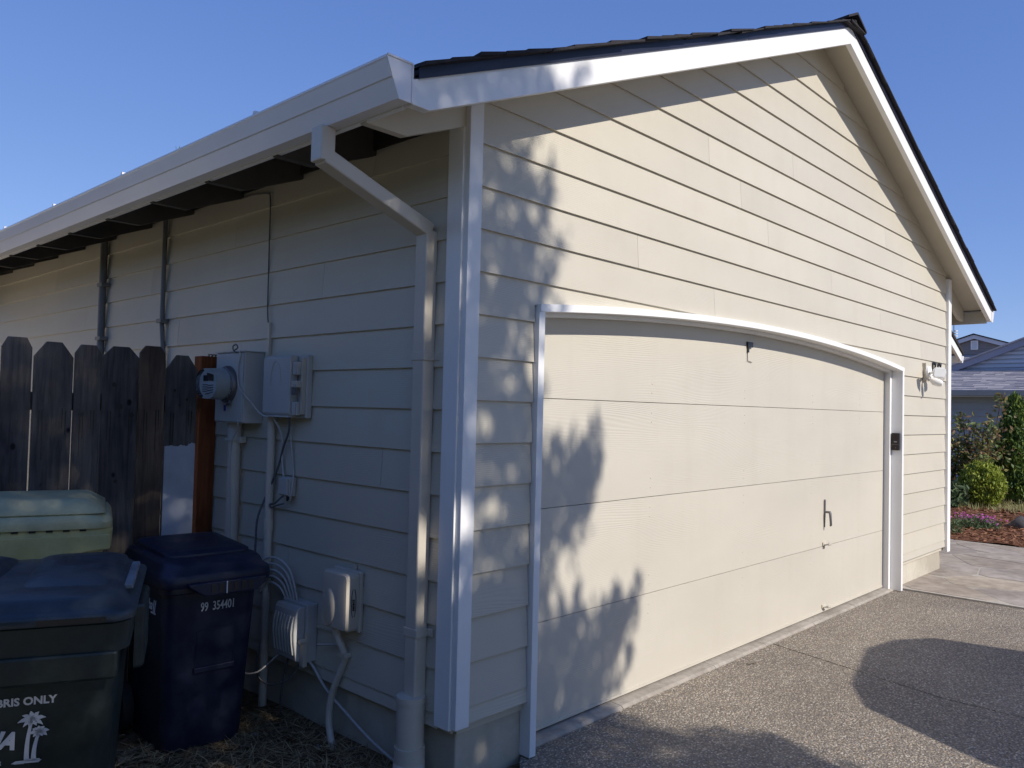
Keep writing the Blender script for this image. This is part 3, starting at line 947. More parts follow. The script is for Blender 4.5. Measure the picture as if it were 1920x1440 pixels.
hn = empty('house_number', (6.36, 0, 1.96), 'dark metal house number 1717 on the siding beside the floodlight', 'house number')
for k, ch in enumerate('1717'):
    m = text_mesh(ch, 0.135, 0.004, 0.003)
    x0 = 6.215 + 0.085 * k + (0.015 if ch == '1' else 0)
    m.xform(Matrix.Translation((x0, -0.019, 1.985)) @ Matrix.Rotation(R(90), 4, 'X'))
    put('digit', m, 'black', hn)

# electric meter
mt = empty('electric_meter', (0, 1.7, 1.42), 'grey electric meter box with a round glass meter beside the fence post', 'electric meter')
put('box', MB().box(-0.128, -0.014, 1.545, 1.852, 1.412, 1.790), 'grey_box', mt, bevel=0.004)
put('cover', MB().box(-0.134, -0.1285, 1.552, 1.846, 1.418, 1.784), 'grey_box', mt, bevel=0.002)
put('top_flange', MB().box(-0.137, -0.014, 1.54, 1.857, 1.7905, 1.796), 'grey_box', mt)
mc = Vector((-0.134, 1.705, 1.618))
def xcyl(x0, x1, y, z, r0, r1=None, n=28):
    return MB().tube([(x0, y, z), (x1, y, z)], [r0, r1 if r1 else r0], n)
put('ring', MB().tube([(-0.134, mc.y, mc.z), (-0.148, mc.y, mc.z), (-0.160, mc.y, mc.z), (-0.160, mc.y, mc.z)], [0.100, 0.100, 0.092, 0.085], 32), 'steel', mt, smooth=40)
put('glass_dome', MB().tube([(-0.1605, mc.y, mc.z), (-0.27, mc.y, mc.z), (-0.283, mc.y, mc.z), (-0.286, mc.y, mc.z)], [0.086, 0.080, 0.072, 0.05], 32), 'glass', mt, smooth=50)
put('meter_body', MB().tube([(-0.162, mc.y, mc.z), (-0.235, mc.y, mc.z)], [0.074, 0.070], 28), 'dial', mt, smooth=40)
put('dial_window', MB().box(-0.2375, -0.2353, mc.y - 0.03, mc.y + 0.03, mc.z + 0.012, mc.z + 0.042), 'black', mt)
put('dial_label', MB().box(-0.2372, -0.2353, mc.y - 0.045, mc.y + 0.045, mc.z - 0.05, mc.z + 0.002), 'print', mt)
m = MB()
for k in range(4):
    m.box(-0.2382, -0.2373, mc.y - 0.035, mc.y + 0.035, mc.z - 0.042 + k * 0.011, mc.z - 0.038 + k * 0.011)
put('dial_text', m, 'black', mt)
put('ring_lock', MB().tube([(-0.15, 1.69, 1.525), (-0.152, 1.675, 1.508), (-0.15, 1.655, 1.517), (-0.148, 1.66, 1.53)], 0.007, 6), 'steel', mt)
put('seal_tag', MB().box(-0.139, -0.135, 1.722, 1.738, 1.475, 1.507), 'blue_tag', mt)
put('knockout', MB().tube([(-0.078, 1.5445, 1.485), (-0.078, 1.542, 1.485)], 0.030, 18).tube([(-0.078, 1.5418, 1.485), (-0.078, 1.540, 1.485)], 0.016, 14), 'grey_box', mt)
put('service_conduit', cyl(-0.055, 1.765, -0.05, 1.412, 0.034, 20), 'beige_pipe', mt, smooth=40)
put('conduit_hub', cyl(-0.055, 1.765, 1.31, 1.4115, 0.040, 20), 'grey_box', mt, smooth=40)
put('conduit_clamp', MB().box(-0.05, -0.016, 1.705, 1.728, 1.30, 1.335).box(-0.092, -0.016, 1.727, 1.803, 1.31, 1.325), 'beige_pipe', mt, bevel=0.002)

# telecom cabinet
tb = empty('telecom_box', (0, 1.26, 1.46), 'wide grey telecom box with exposed latches right of the electric meter', 'utility box')
put('back_plate', MB().box(-0.048, -0.015, 1.075, 1.415, 1.450, 1.765), 'grey_box', tb, bevel=0.006)
m = MB()
rings = []
for z, d in ((1.462, 0.088), (1.475, 0.095), (1.75, 0.095), (1.763, 0.085)):
    rings.append([(-0.05, 1.155, z), (-d, 1.155, z), (-d - 0.006, 1.28, z), (-d, 1.412, z), (-0.05, 1.412, z)])
o = put('door', m.loft(rings), 'grey_box', tb, bevel=0.004); fix_normals(o)
# embossed tall oval on the door
put('emboss', MB().tube([(-0.1012 + 0.000, 1.28 + 0.05 * math.cos(a), 1.61 + 0.125 * math.sin(a)) for a in np.linspace(0, math.pi, 16)], 0.0022, 5), 'grey_box', tb)
m = MB()
m.box(-0.068, -0.049, 1.085, 1.10, 1.47, 1.75)
put('latch_rail', m, 'tan_box', tb)
for z in (1.70, 1.50):
    m = MB().box(-0.085, -0.05, 1.105, 1.150, z - 0.035, z + 0.03).box(-0.092, -0.086, 1.112, 1.118, z - 0.03, z + 0.028)
    put('hinge', m, 'grey_box', tb, bevel=0.003)
m = MB().box(-0.090, -0.05, 1.095, 1.152, 1.602, 1.635)
put('hasp', m, 'tan_box', tb, bevel=0.003)
put('padlock', MB().box(-0.098, -0.078, 1.105, 1.132, 1.565, 1.598).tube([(-0.088, 1.110, 1.598), (-0.088, 1.112, 1.615), (-0.088, 1.125, 1.615), (-0.088, 1.127, 1.598)], 0.003, 6), 'steel', tb)
put('lip', MB().prism([(-0.088, 1.160), (-0.105, 1.28), (-0.088, 1.41), (-0.05, 1.41), (-0.05, 1.16)], 2, 1.4535, 1.4615), 'grey_box', tb)
put('conduit', cyl(-0.045, 1.40, -0.05, 1.4525, 0.021, 16), 'beige_pipe', tb, smooth=40)
put('conduit_joint', cyl(-0.045, 1.40, 0.86, 0.92, 0.0245, 16), 'beige_pipe', tb, smooth=40)
put('raceway', MB().box(-0.032, -0.016, 1.478, 1.500, 1.765, 1.95), 'beige_pipe', tb)

# small junction box with cables
jb = empty('junction_box', (0, 1.24, 1.05), 'tiny grey junction box with looping cables below the telecom box', 'junction box')
put('box', MB().box(-0.055, -0.016, 1.195, 1.285, 1.055, 1.150), 'grey_box', jb, bevel=0.004)
put('lid', MB().box(-0.066, -0.0555, 1.20, 1.28, 1.062, 1.143), 'grey_box', jb, bevel=0.003)
put('gland', cyl(-0.04, 1.225, 1.03, 1.0548, 0.010, 10), 'black', jb)

# vented grey box near the ground
vb = empty('vented_utility_box', (0, 1.07, 0.28), 'grey utility box with vertical ribs and a side latch low on the wall', 'utility box')
put('back_box', MB().box(-0.075, -0.016, 0.968, 1.185, 0.285, 0.56), 'grey_box', vb, bevel=0.005)
m = MB()
rings = []
for z, dd in ((0.292, 0.112), (0.30, 0.120), (0.35, 0.1275), (0.39, 0.1335), (0.43, 0.1355), (0.47, 0.1325), (0.50, 0.1275), (0.53, 0.120), (0.548, 0.108)):
    rings.append([(-0.076, 0.985, z), (-dd, 0.985, z), (-dd, 1.18, z), (-0.076, 1.18, z)])
o = put('cover', m.loft(rings), 'grey_box', vb, bevel=0.004); fix_normals(o)
for k in range(7):
    y = 1.003 + k * 0.0265
    m = MB()
    rr = []
    for z, dd in ((0.325, 0.1240), (0.35, 0.1290), (0.38, 0.1335), (0.41, 0.1365), (0.43, 0.1375), (0.45, 0.1365), (0.475, 0.1325), (0.495, 0.1280), (0.507, 0.1250)):
        rr.append([(-dd + 0.004, y - 0.004, z), (-dd - 0.006, y - 0.004, z), (-dd - 0.006, y + 0.004, z), (-dd + 0.004, y + 0.004, z)])
    fix_normals(put('rib', m.loft(rr), 'grey_box', vb))
m = MB().box(-0.100, -0.077, 0.952, 0.984, 0.272, 0.40).tube([(-0.115, 0.962, 0.392), (-0.085, 0.962, 0.392)], 0.013, 10).box(-0.085, -0.070, 0.955, 0.967, 0.38, 0.43)
put('latch', m, 'tan_box', vb, bevel=0.002)

# tan cable box
cb = empty('cable_box', (0, 0.7, 0.5), 'tan rounded cable box with an oval logo on its side near the downspout', 'utility box')
put('back_plate', MB().box(-0.040, -0.015, 0.605, 0.815, 0.492, 0.768), 'tan_box', cb, bevel=0.008)
m = MB(); rings = []
for d, s in ((0.0405, 1.0), (0.090, 1.0), (0.104, 0.93), (0.107, 0.80)):
    rings.append([(-d, 0.710 + p[0] * s, 0.632 + p[1] * s) for p in rrect(0.198, 0.262, 0.02, 3)])
o = put('cover', m.loft(rings), 'tan_box', cb, smooth=35); fix_normals(o)
m = MB().loft([[(-0.1065, 0.742 + math.cos(a) * 0.05 * s, 0.60 + math.sin(a) * 0.085 * s) for a in np.linspace(0, 2 * math.pi, 18, endpoint=False)] if s == 1 else [(-0.109, 0.742 + math.cos(a) * 0.046, 0.60 + math.sin(a) * 0.081) for a in np.linspace(0, 2 * math.pi, 18, endpoint=False)] for s in (1, 2)])
o = put('swoosh', m, 'tan_box', cb, smooth=True); fix_normals(o)
# logo on the side face (faces -y): oval outline and script strokes
ysid = 0.6095
m = MB().tube([(-0.068 + 0.0125 * math.cos(a), ysid, 0.632 + 0.066 * math.sin(a)) for a in np.linspace(R(-70), R(70), 12)], 0.0018, 4)
m.tube([(-0.068 - 0.0125 * math.cos(a), ysid, 0.632 + 0.066 * math.sin(a)) for a in np.linspace(R(-70), R(70), 12)], 0.0018, 4)
t = text_mesh('select', 0.022, 0.0008, 0.0006, 0.3)
t.xform(Matrix.Translation((-0.0635, ysid, 0.596)) @ Matrix.Rotation(R(90), 4, 'X') @ Matrix.Rotation(R(90), 4, 'Z'))
i0 = len(m.v); m.v += t.v; m.f += [tuple(i0 + k for k in f) for f in t.f]
put('logo', m, 'black', cb)
put('hanger_tab', MB().box(-0.022, -0.015, 0.665, 0.69, 0.768, 0.79), 'tan_box', cb)
fx = [(-0.06, 0.745, 0.495), (-0.058, 0.735, 0.45), (-0.045, 0.715, 0.40), (-0.030, 0.715, 0.36), (-0.032, 0.74, 0.30), (-0.04, 0.775, 0.22), (-0.045, 0.80, 0.14), (-0.05, 0.80, 0.06), (-0.06, 0.77, 0.0), (-0.09, 0.70, -0.045), (-0.13, 0.62, -0.06)]
def smooth_path(p, n=6):
    p = [Vector(q) for q in p]; out = []
    for i in range(len(p) - 1):
        a = p[max(0, i - 1)]; b = p[i]; c = p[i + 1]; d = p[min(len(p) - 1, i + 2)]
        for k in range(n):
            t = k / n
            out.append(0.5 * ((2 * b) + (c - a) * t + (2 * a - 5 * b + 4 * c - d) * t * t + (3 * b - a - 3 * c + d) * t ** 3))
    out.append(p[-1]); return out
put('flexible_conduit', MB().tube(smooth_path(fx), 0.0165, 12), 'beige_pipe', cb, smooth=True)
put('conduit_fitting', MB().tube([(-0.06, 0.745, 0.497), (-0.06, 0.742, 0.468)], 0.021, 12), 'tan_box', cb, smooth=40)
put('conduit_clip', MB().box(-0.052, -0.014, 0.69, 0.74, 0.365, 0.385), 'beige_pipe', cb)

# conduits farther along the wall
def riser(y, r, z0, z1, lab, bend=None, brackets=()):
    e = empty('conduit', (0, y, z0), lab, 'conduit')
    pts = [(-0.02 - r, y, z0)] + [(-0.02 - r, y + bb, zz) for zz, bb in (bend or [])] + [(-0.02 - r, y, z1)]
    put('pipe', MB().tube(pts, r, 14), 'grey_pipe', e, smooth=40)
    for z in brackets:
        put('bracket', MB().box(-0.05 - r, -0.014, y - r - 0.035, y + r + 0.003, z, z + 0.025), 'grey_pipe', e)
riser(3.80, 0.025, -0.03, 2.70, 'thick grey conduit rising to the eave above the fence, the left of two', [(1.0, -0.03), (1.7, 0.0)], (2.34, 1.95))
riser(2.80, 0.0145, -0.03, 2.72, 'thin grey conduit rising to the eave above the fence, the right of two', [(1.2, -0.06), (1.75, -0.05), (2.02, 0.0)], (2.02,))

def cable(pts, r, mat, lab, n=5):
    o = put('cable', MB().tube(smooth_path(pts, n), r, 6), mat, smooth=True, origin=pts[0])
    return tag(o, lab, 'cable')
cable([(-0.02, 1.86, 2.675), (-0.024, 1.70, 2.672), (-0.024, 1.56, 2.655), (-0.024, 1.525, 2.62), (-0.023, 1.523, 2.4), (-0.023, 1.52, 2.2), (-0.023, 1.515, 2.0), (-0.023, 1.49, 1.90)], 0.004, 'dark_cable', 'thin wire running down the upper wall from the eave to the telecom box')
cable([(-0.139, 1.585, 1.80), (-0.140, 1.575, 1.765), (-0.141, 1.592, 1.71), (-0.142, 1.587, 1.64), (-0.141, 1.56, 1.59), (-0.128, 1.47, 1.525), (-0.11, 1.42, 1.475), (-0.105, 1.37, 1.455), (-0.09, 1.345, 1.452)], 0.0042, 'cable', 'pale wire draped across the meter box to the telecom box')
cable([(-0.140, 1.64, 1.80), (-0.143, 1.60, 1.812), (-0.142, 1.62, 1.83), (-0.140, 1.655, 1.822), (-0.139, 1.65, 1.797), (-0.1385, 1.612, 1.787)], 0.004, 'dark_cable', 'curled wire tangle on top of the meter box')
cable([(-0.137, 1.585, 1.43), (-0.125, 1.60, 1.38), (-0.118, 1.66, 1.33), (-0.112, 1.695, 1.25), (-0.109, 1.70, 1.1), (-0.108, 1.685, 0.92), (-0.106, 1.68, 0.75)], 0.0035, 'cable', 'thin ground wire hanging in front of the meter conduit')
cable([(-0.06, 1.205, 1.46), (-0.05, 1.225, 1.38), (-0.04, 1.29, 1.29), (-0.035, 1.345, 1.18), (-0.06, 1.42, 1.02), (-0.085, 1.44, 0.92), (-0.085, 1.45, 0.80), (-0.08, 1.46, 0.70)], 0.0055, 'dark_cable', 'dark cable crossing from the telecom box down over the conduit')
cable([(-0.07, 1.36, 1.458), (-0.05, 1.32, 1.40), (-0.035, 1.305, 1.33), (-0.032, 1.305, 1.22), (-0.04, 1.275, 1.148)], 0.006, 'cable', 'light cable dropping straight into the top of the junction box')
cable([(-0.06, 1.22, 1.46), (-0.035, 1.235, 1.38), (-0.026, 1.225, 1.27), (-0.03, 1.20, 1.17), (-0.045, 1.182, 1.11), (-0.05, 1.185, 1.06), (-0.045, 1.205, 1.03), (-0.04, 1.224, 1.032)], 0.005, 'cable', 'light cable looping round the right side of the junction box')
cable([(-0.045, 1.26, 1.055), (-0.06, 1.285, 1.03), (-0.06, 1.32, 1.01), (-0.06, 1.365, 1.0), (-0.055, 1.355, 0.985), (-0.055, 1.31, 1.0), (-0.05, 1.25, 1.015)], 0.005, 'dark_cable', 'twisted cable pigtail below the junction box')
cable([(-0.03, 1.437, 1.18), (-0.032, 1.440, 1.1), (-0.03, 1.437, 1.03), (-0.028, 1.43, 1.0)], 0.004, 'cable', 'short pale wire stub just left of the conduit')
for k in range(5):
    up = 0.034 * k
    cable([(-0.025 - 0.022 * k, 1.40 + 0.01 * k, 0.50 + up * 0.6), (-0.05 - 0.014 * k, 1.36, 0.585 + up * 0.9), (-0.075 - 0.006 * k, 1.29 - 0.012 * k, 0.615 + up), (-0.075, 1.215 - 0.020 * k, 0.60 + up * 0.75), (-0.062, 1.178 - 0.026 * k, 0.553)], 0.0062, 'cable',
          ('lowest', 'second lowest', 'middle', 'second highest', 'highest')[k] + ' of five pale cables arching into the vented box').__setitem__('group', 'cables arching into the vented box')
cable([(-0.10, 1.17, 0.29), (-0.17, 1.24, 0.20), (-0.20, 1.34, 0.19), (-0.16, 1.43, 0.27)], 0.004, 'cable', 'wide pale cable loop hanging low behind the navy cart')
cable([(-0.05, 0.985, 0.288), (-0.04, 0.95, 0.26), (-0.03, 0.86, 0.18), (-0.03, 0.70, 0.115), (-0.03, 0.52, 0.05), (-0.04, 0.36, 0.02), (-0.05, 0.27, 0.015), (-0.07, 0.2, -0.02)], 0.0075, 'cable', 'pale cable sloping along the foundation to the drain pipe')
cable([(-0.06, 1.02, 0.29), (-0.10, 1.06, 0.20), (-0.14, 1.16, 0.15), (-0.14, 1.28, 0.16), (-0.1, 1.37, 0.22), (-0.05, 1.42, 0.30)], 0.0045, 'dark_cable', 'slack cable loop hanging under the vented box')
cable([(-0.05, 1.15, 0.29), (-0.06, 1.17, 0.20), (-0.07, 1.18, 0.10), (-0.06, 1.20, 0.0), (-0.05, 1.21, -0.04)], 0.005, 'dark_cable', 'dark cable dropping from the vented box to the dirt')
cable([(-0.06, 0.90, 0.385), (-0.045, 0.84, 0.395), (-0.035, 0.77, 0.41), (-0.035, 0.735, 0.42)], 0.0055, 'cable', 'short cable between the vented box and the flexible conduit')

# ================================================================== FENCE
fence = empty('fence', (-1.0, 2.05, 0), 'weathered dark wooden fence of dog eared boards beside the garage wall', 'fence')
def dogear(xa, xb, top, ear=0.055, earw=0.05, y0=2.05, y1=2.068, z0=-0.02, tilt=0.0):
    poly = [(xa, z0), (xb, z0), (xb, top - ear), (xb - earw, top), (xa + earw, top), (xa, top - ear)]
    return MB().prism(poly, 1, y0, y1)
brd = [(-1.116, -0.985, 1.815, 0.05, 0.025, 'fence'), (-0.975, -0.795, 1.803, 0.075, 0.055, 'fence'), (-0.788, -0.660, 1.800, 0.045, 0.028, 'fence'),
       (-0.652, -0.468, 1.803, 0.055, 0.052, 'fence'), (-0.464, -0.326, 1.818, 0.04, 0.03, 'fence_brown'), (-0.318, -0.141, 1.778, 0.08, 0.055, 'fence')]
x = -1.126
rr_ = random.Random(11)
while x > -3.6:
    w = rr_.uniform(0.13, 0.18)
    brd.append((x - w, x - 0.006, 1.80 + rr_.uniform(-0.015, 0.02), 0.05, 0.035, rr_.choice(['fence', 'fence', 'fence_brown'])))
    x -= w + 0.002
for k, (a, b, t_, e_, w_, m_) in enumerate(brd):
    bo = put('board', dogear(a, b, t_, e_, w_, 2.05 + (0.003 if k % 2 else 0)), m_, fence, bevel=0.002)
    fix_normals(bo)
    if k == 5:
        bo['label'] = 'board with its lower part painted white'
        pts = [(a + 0.003, 0.0), (b - 0.003, 0.0)]
        xs = np.linspace(b - 0.003, a + 0.003, 40)
        pts += [(xx, 1.272 + rr_.uniform(-0.003, 0.003) + 0.003 * math.sin(i * 0.45) + (0.010 if i < 9 else 0)) for i, xx in enumerate(xs)]
        o = put('paint_patch', MB().prism(pts, 1, 2.0475, 2.0528), plain_paint('rough white paint', (0.55, 0.56, 0.60), 0.7, 0.2, 0.5, 40, 0.25), bo); fix_normals(o)
for z in (0.30, 1.46):
    put('rail', MB().box(-3.6, -0.13, 2.071, 2.109, z, z + 0.09), 'fence', fence, bevel=0.003)
# knot holes and nail stains are in the wood material; black drip marks below the rail nails
m = MB()
for (a, b, *_r) in brd[1:6]:
    for xx in (a + 0.03, a + 0.045, b - 0.045, b - 0.03):
        ln = rr_.uniform(0.08, 0.28); z1_ = 1.462 + rr_.uniform(-0.01, 0.01)
        m.quad((xx - 0.0025, 2.0490, z1_), (xx + 0.0035, 2.0490, z1_), (xx + 0.0015, 2.0490, z1_ - ln), (xx - 0.001, 2.0490, z1_ - ln))
put('nail_stain', m, 'black', fence, kind='stuff')
m = MB()
for (xx, zz, rr) in ((-0.595, 1.60, 0.012), (-0.563, 1.485, 0.017), (-0.50, 1.44, 0.013), (-0.755, 1.44, 0.012), (-0.27, 1.58, 0.007), (-0.24, 1.50, 0.006), (-0.20, 1.53, 0.007), (-0.57, 1.09, 0.010)):
    put('knot', MB().tube([(xx, 2.0492, zz), (xx, 2.0488, zz)], rr, 10), 'black', fence)
put('post', MB().box(-0.119, -0.022, 2.055, 2.145, -0.1, 1.783), 'redpost', fence, bevel=0.004, label='reddish brown stained end post')
m = MB()
for k in range(7):
    px_ = -0.07 + 0.01 * k
    m.tube([(px_, 2.08, 1.783), (px_ + 0.012 * (-1) ** k, 2.075, 1.797), (px_ + 0.02, 2.07, 1.79)], 0.0025, 4)
put('debris', m, 'deadleaf', fence)

# ================================================================== CARTS
def palm(mb, s=1.0):
    """two leaning palm trees in the x-z plane, height about s"""
    def P2(p): return (p[0] * s, 0.0, p[1] * s)
    def strip(pts, w0, w1):
        n = len(pts)
        l, r = [], []
        for i, (x, z) in enumerate(pts):
            a = pts[max(0, i - 1)]; b = pts[min(n - 1, i + 1)]
            dx, dz = b[0] - a[0], b[1] - a[1]; d = math.hypot(dx, dz) or 1
            w = w0 + (w1 - w0) * i / (n - 1)
            l.append((x - dz / d * w, z + dx / d * w)); r.append((x + dz / d * w, z - dx / d * w))
        for i in range(n - 1):
            mb.quad(P2(l[i]), P2(r[i]), P2(r[i + 1]), P2(l[i + 1]))
    def frond(cx, cz, ang, ln, droop):
        pts = []
        for i in range(6):
            t = i / 5
            pts.append((cx + math.cos(ang) * ln * t, cz + math.sin(ang) * ln * t - droop * t * t))
        n = len(pts)
        strip(pts[:4], 0.018, 0.040); strip(pts[3:], 0.040, 0.004)
    def one(base, top, ln):
        mid = ((base[0] + top[0]) / 2 - 0.06, (base[1] + top[1]) / 2)
        pts = []
        for i in range(9):
            t = i / 8
            pts.append(((1 - t) ** 2 * base[0] + 2 * t * (1 - t) * mid[0] + t * t * top[0], (1 - t) ** 2 * base[1] + 2 * t * (1 - t) * mid[1] + t * t * top[1]))
        strip(pts, 0.045, 0.024)
        for a, l, d in ((15, 1.0, 0.25), (55, 0.8, 0.15), (100, 0.75, 0.12), (145, 0.9, 0.2), (175, 1.05, 0.35), (-20, 0.8, 0.3), (-60, 0.6, 0.1), (-115, 0.6, 0.1), (210, 0.75, 0.25)):
            frond(top[0], top[1], R(a), ln * l, d * ln)
    one((-0.02, 0.04), (0.06, 0.86), 0.24)
    one((0.10, 0.04), (0.19, 0.60), 0.17)
    for (x, z, w, h) in ((-0.02, 0.02, 0.26, 0.035), (0.06, 0.045, 0.15, 0.03), (-0.14, 0.0, 0.1, 0.015)):
        mb.quad(P2((x - w, z - h * 0.4)), P2((x + w * 0.8, z - h)), P2((x + w, z + h * 0.5)), P2((x - w * 0.7, z + h)))
    return mb

def cart(name, loc, rz, W, D, H, body, lid, label, lid_style):
    """wheeled cart; local frame: front faces -y, origin at ground centre of the front half"""
    e = empty(name, loc, label, 'waste cart', 'wheeled waste carts', rz)
    # tapered body
    rings = []
    Hr = H * 0.86
    for z, k in ((0.01, 0.78), (0.05, 0.81), (Hr * 0.5, 0.885), (Hr - 0.16, 0.945), (Hr - 0.06, 0.965), (Hr, 0.97)):
        rings.append([(p[0], p[1], z) for p in rrect(W * 0.92 * k, D * 0.90 * k, 0.055, 5, 0, D * 0.02)])
    b = put('body', MB().loft(rings), body, e, smooth=40, local=True)
    # rim: a deep skirt round the top of the body
    rings = []
    for z, k in ((Hr - 0.085, 0.965), (Hr - 0.08, 1.0), (Hr - 0.005, 1.01), (Hr + 0.005, 0.985)):
        rings.append([(p[0], p[1], z) for p in rrect(W * 0.97 * k, D * 0.95 * k, 0.06, 5)])
    put('rim', MB().loft(rings), body, e, smooth=40, local=True)
    return e, b, Hr

def lid_rings(W, D, z0, spec, front_drop=0.0):
    rings = []
    for z, k, r in spec:
        rings.append([(p[0], p[1], z0 + z - front_drop * max(0, -p[1] / D + 0.1) ** 2 * (1 if z > 0.03 else 0.3)) for p in rrect(W * k, D * k, r, 6)])
    return rings

def wheels(e, W, D, r=0.13):
    for sx in (-1, 1):
        w = put('wheel', MB().tube([(sx * (W * 0.40), D * 0.40, r), (sx * (W * 0.40 + 0.045), D * 0.40, r)], r, 24), 'tyre', e, smooth=40, local=True)
        put('hub', MB().tube([(sx * (W * 0.40 + 0.0455), D * 0.40, r), (sx * (W * 0.40 + 0.05), D * 0.40, r)], r * 0.6, 20), 'black', w, local=True)
    put('axle', MB().tube([(-W * 0.42, D * 0.40, r), (W * 0.42, D * 0.40, r)], 0.012, 8), 'steel', e, local=True)

def print_on(e, mesh, mat4, name='lettering'):
    mesh.xform(mat4)
    return put(name, mesh, 'print', e, local=True)

# --- dark green cart, nearest, cut by the frame
uG, vG = Vector((0.906, -0.4226, 0)), Vector((0.4226, 0.906, 0))
cG = uG * (-1.155 - 0.325) + vG * (-0.733 + 0.36)
eG, bG, HrG = cart('waste_cart', (cG.x, cG.y, -0.03), R(-25), 0.65, 0.72, 1.115, 'green_cart', 'green_lid', 'dark green yard debris cart in front, marked with white palm trees', 0)
wheels(eG, 0.65, 0.72, 0.14)
W, D = 0.66, 0.73
lidG = put('lid', MB().loft(lid_rings(W, D, HrG, [(0.003, 0.99, 0.07), (0.020, 1.0, 0.08), (0.028, 0.985, 0.08), (0.033, 0.93, 0.09), (0.040, 0.90, 0.09), (0.056, 0.88, 0.1), (0.064, 0.80, 0.11), (0.067, 0.6, 0.1)])), 'green_lid', eG, smooth=50, local=True)
# raised, curved humps on the lid separated by a slanting valley
for cx, w in ((-0.155, 0.24), (0.145, 0.27)):
    rings = []
    for z, k in ((0.050, 1.0), (0.074, 0.93), (0.086, 0.78), (0.090, 0.5)):
        rings.append([(cx + p[0] * k, 0.03 + p[1] * k, HrG + z - 0.035 * max(0, -(p[1]) * k / 0.3) ** 1.5) for p in rrect(w, 0.56, 0.07, 6)])
    put('lid_panel', MB().loft(rings), 'green_lid', lidG, smooth=60, local=True)
put('front_skirt', MB().loft([[(x_, y_, z_) for x_, y_ in ((-0.31, -0.352), (0.29, -0.352), (0.29, -0.335), (-0.31, -0.335))] for z_ in (HrG - 0.15, HrG - 0.075)]), 'green_cart', eG, local=True, bevel=0.008)
put('handle_notch', MB().box(0.10, 0.26, -0.366, -0.33, HrG + 0.006, HrG + 0.020), 'black', lidG, local=True)
put('lid_clip', MB().box(0.288, 0.312, -0.16, 0.02, HrG + 0.046, HrG + 0.060).box(0.288, 0.312, 0.03, 0.2, HrG + 0.046, HrG + 0.060), plastic('grey clip plastic', (0.16, 0.17, 0.18)), lidG, local=True, bevel=0.003)
put('side_handle', MB().loft([[(0.315, -0.12, z_), (0.345, -0.10, z_), (0.345, 0.16, z_), (0.315, 0.18, z_)] for z_ in (HrG - 0.20, HrG - 0.01)]), 'green_cart', eG, local=True, bevel=0.01)
fx_ = Matrix.Rotation(R(90), 4, 'X')
def front_y(W_, D_, Hr_, z):   # y of the tapered front face at height z
    t = z / Hr_
    k = 0.80 + 0.17 * t
    return -(D_ * 0.90 * k) / 2 + D_ * 0.02 - 0.004
def front_tilt(W_, D_, Hr_):
    return math.atan2(D_ * 0.9 * 0.17 / 2, Hr_)
tG = front_tilt(0.65, 0.72, HrG)
def on_front(z, x): return Matrix.Translation((x, front_y(0.65, 0.72, HrG, z), z)) @ Matrix.Rotation(tG, 4, 'X') @ fx_
print_on(eG, text_mesh('DEBRIS ONLY', 0.0285, 0.0006, 0.0009, align='RIGHT'), on_front(0.745, 0.144), 'lettering')
print_on(eG, text_mesh('ALOHA', 0.060, 0.0006, 0.0032, 0.25, 'RIGHT', 0.85), on_front(0.632, 0.048) @ Matrix.Rotation(R(-10), 4, 'Z'))
print_on(eG, text_mesh('GARBAGE', 0.0145, 0.0006, 0.0004, align='RIGHT'), on_front(0.618, 0.016))
print_on(eG, text_mesh('RECYCLING', 0.0145, 0.0006, 0.0004, align='RIGHT'), on_front(0.592, 0.022))
print_on(eG, text_mesh('INC.', 0.0145, 0.0006, 0.0004, align='RIGHT'), on_front(0.574, 0.005))
print_on(eG, text_mesh('8727', 0.028, 0.0006, 0.0008, 0.25, 'RIGHT'), on_front(0.545, 0.032))
pm = palm(MB(), 0.135)
print_on(eG, pm, Matrix.Translation((0.082, front_y(0.65, 0.72, HrG, 0.59) - 0.002, 0.592)) @ Matrix.Rotation(tG, 4, 'X'), 'palm_logo')

# --- navy cart beside the wall
eB, bB, HrB = cart('waste_cart', (-0.49, 1.30, -0.03), R(-4), 0.49, 0.60, 0.93, 'blue_cart', 'blue_cart', 'navy blue recycling cart numbered 99 354401 beside the wall', 1)
wheels(eB, 0.49, 0.60, 0.11)
lidB = put('lid', MB().loft(lid_rings(0.50, 0.66, HrB, [(-0.045, 0.985, 0.06), (-0.03, 1.0, 0.06), (0.0, 1.0, 0.07), (0.012, 0.975, 0.07), (0.02, 0.93, 0.08), (0.05, 0.90, 0.09), (0.062, 0.86, 0.09), (0.066, 0.7, 0.08)], 0.05)), 'blue_cart', eB, smooth=45, local=True)
rings = []
for z, k in ((0.05, 1.0), (0.085, 0.97), (0.094, 0.9), (0.096, 0.7)):
    rings.append([(p[0] * k + 0.01, 0.04 + p[1] * k, HrB + z - 0.02 * max(0, -p[1] / 0.25)) for p in rrect(0.40, 0.46, 0.05, 5)])
put('lid_panel', MB().loft(rings), 'blue_cart', lidB, smooth=45, local=True)
put('lid_step', MB().box(-0.17, 0.20, -0.272, -0.19, HrB + 0.030, HrB + 0.036), 'black', lidB, local=True)
m = MB().prism([(-0.15, HrB - 0.03), (0.20, HrB - 0.03), (0.20, HrB - 0.055), (0.16, HrB - 0.09), (-0.08, HrB - 0.09), (-0.15, HrB - 0.045)], 1, -0.352, -0.318)
o = put('grip', m, 'blue_cart', lidB, local=True, bevel=0.006); fix_normals(o)
for k in range(6):
    put('grip_slot', MB().box(-0.055 + 0.034 * k, -0.035 + 0.034 * k, -0.3545, -0.3515, HrB - 0.078, HrB - 0.04), 'black', lidB, local=True)
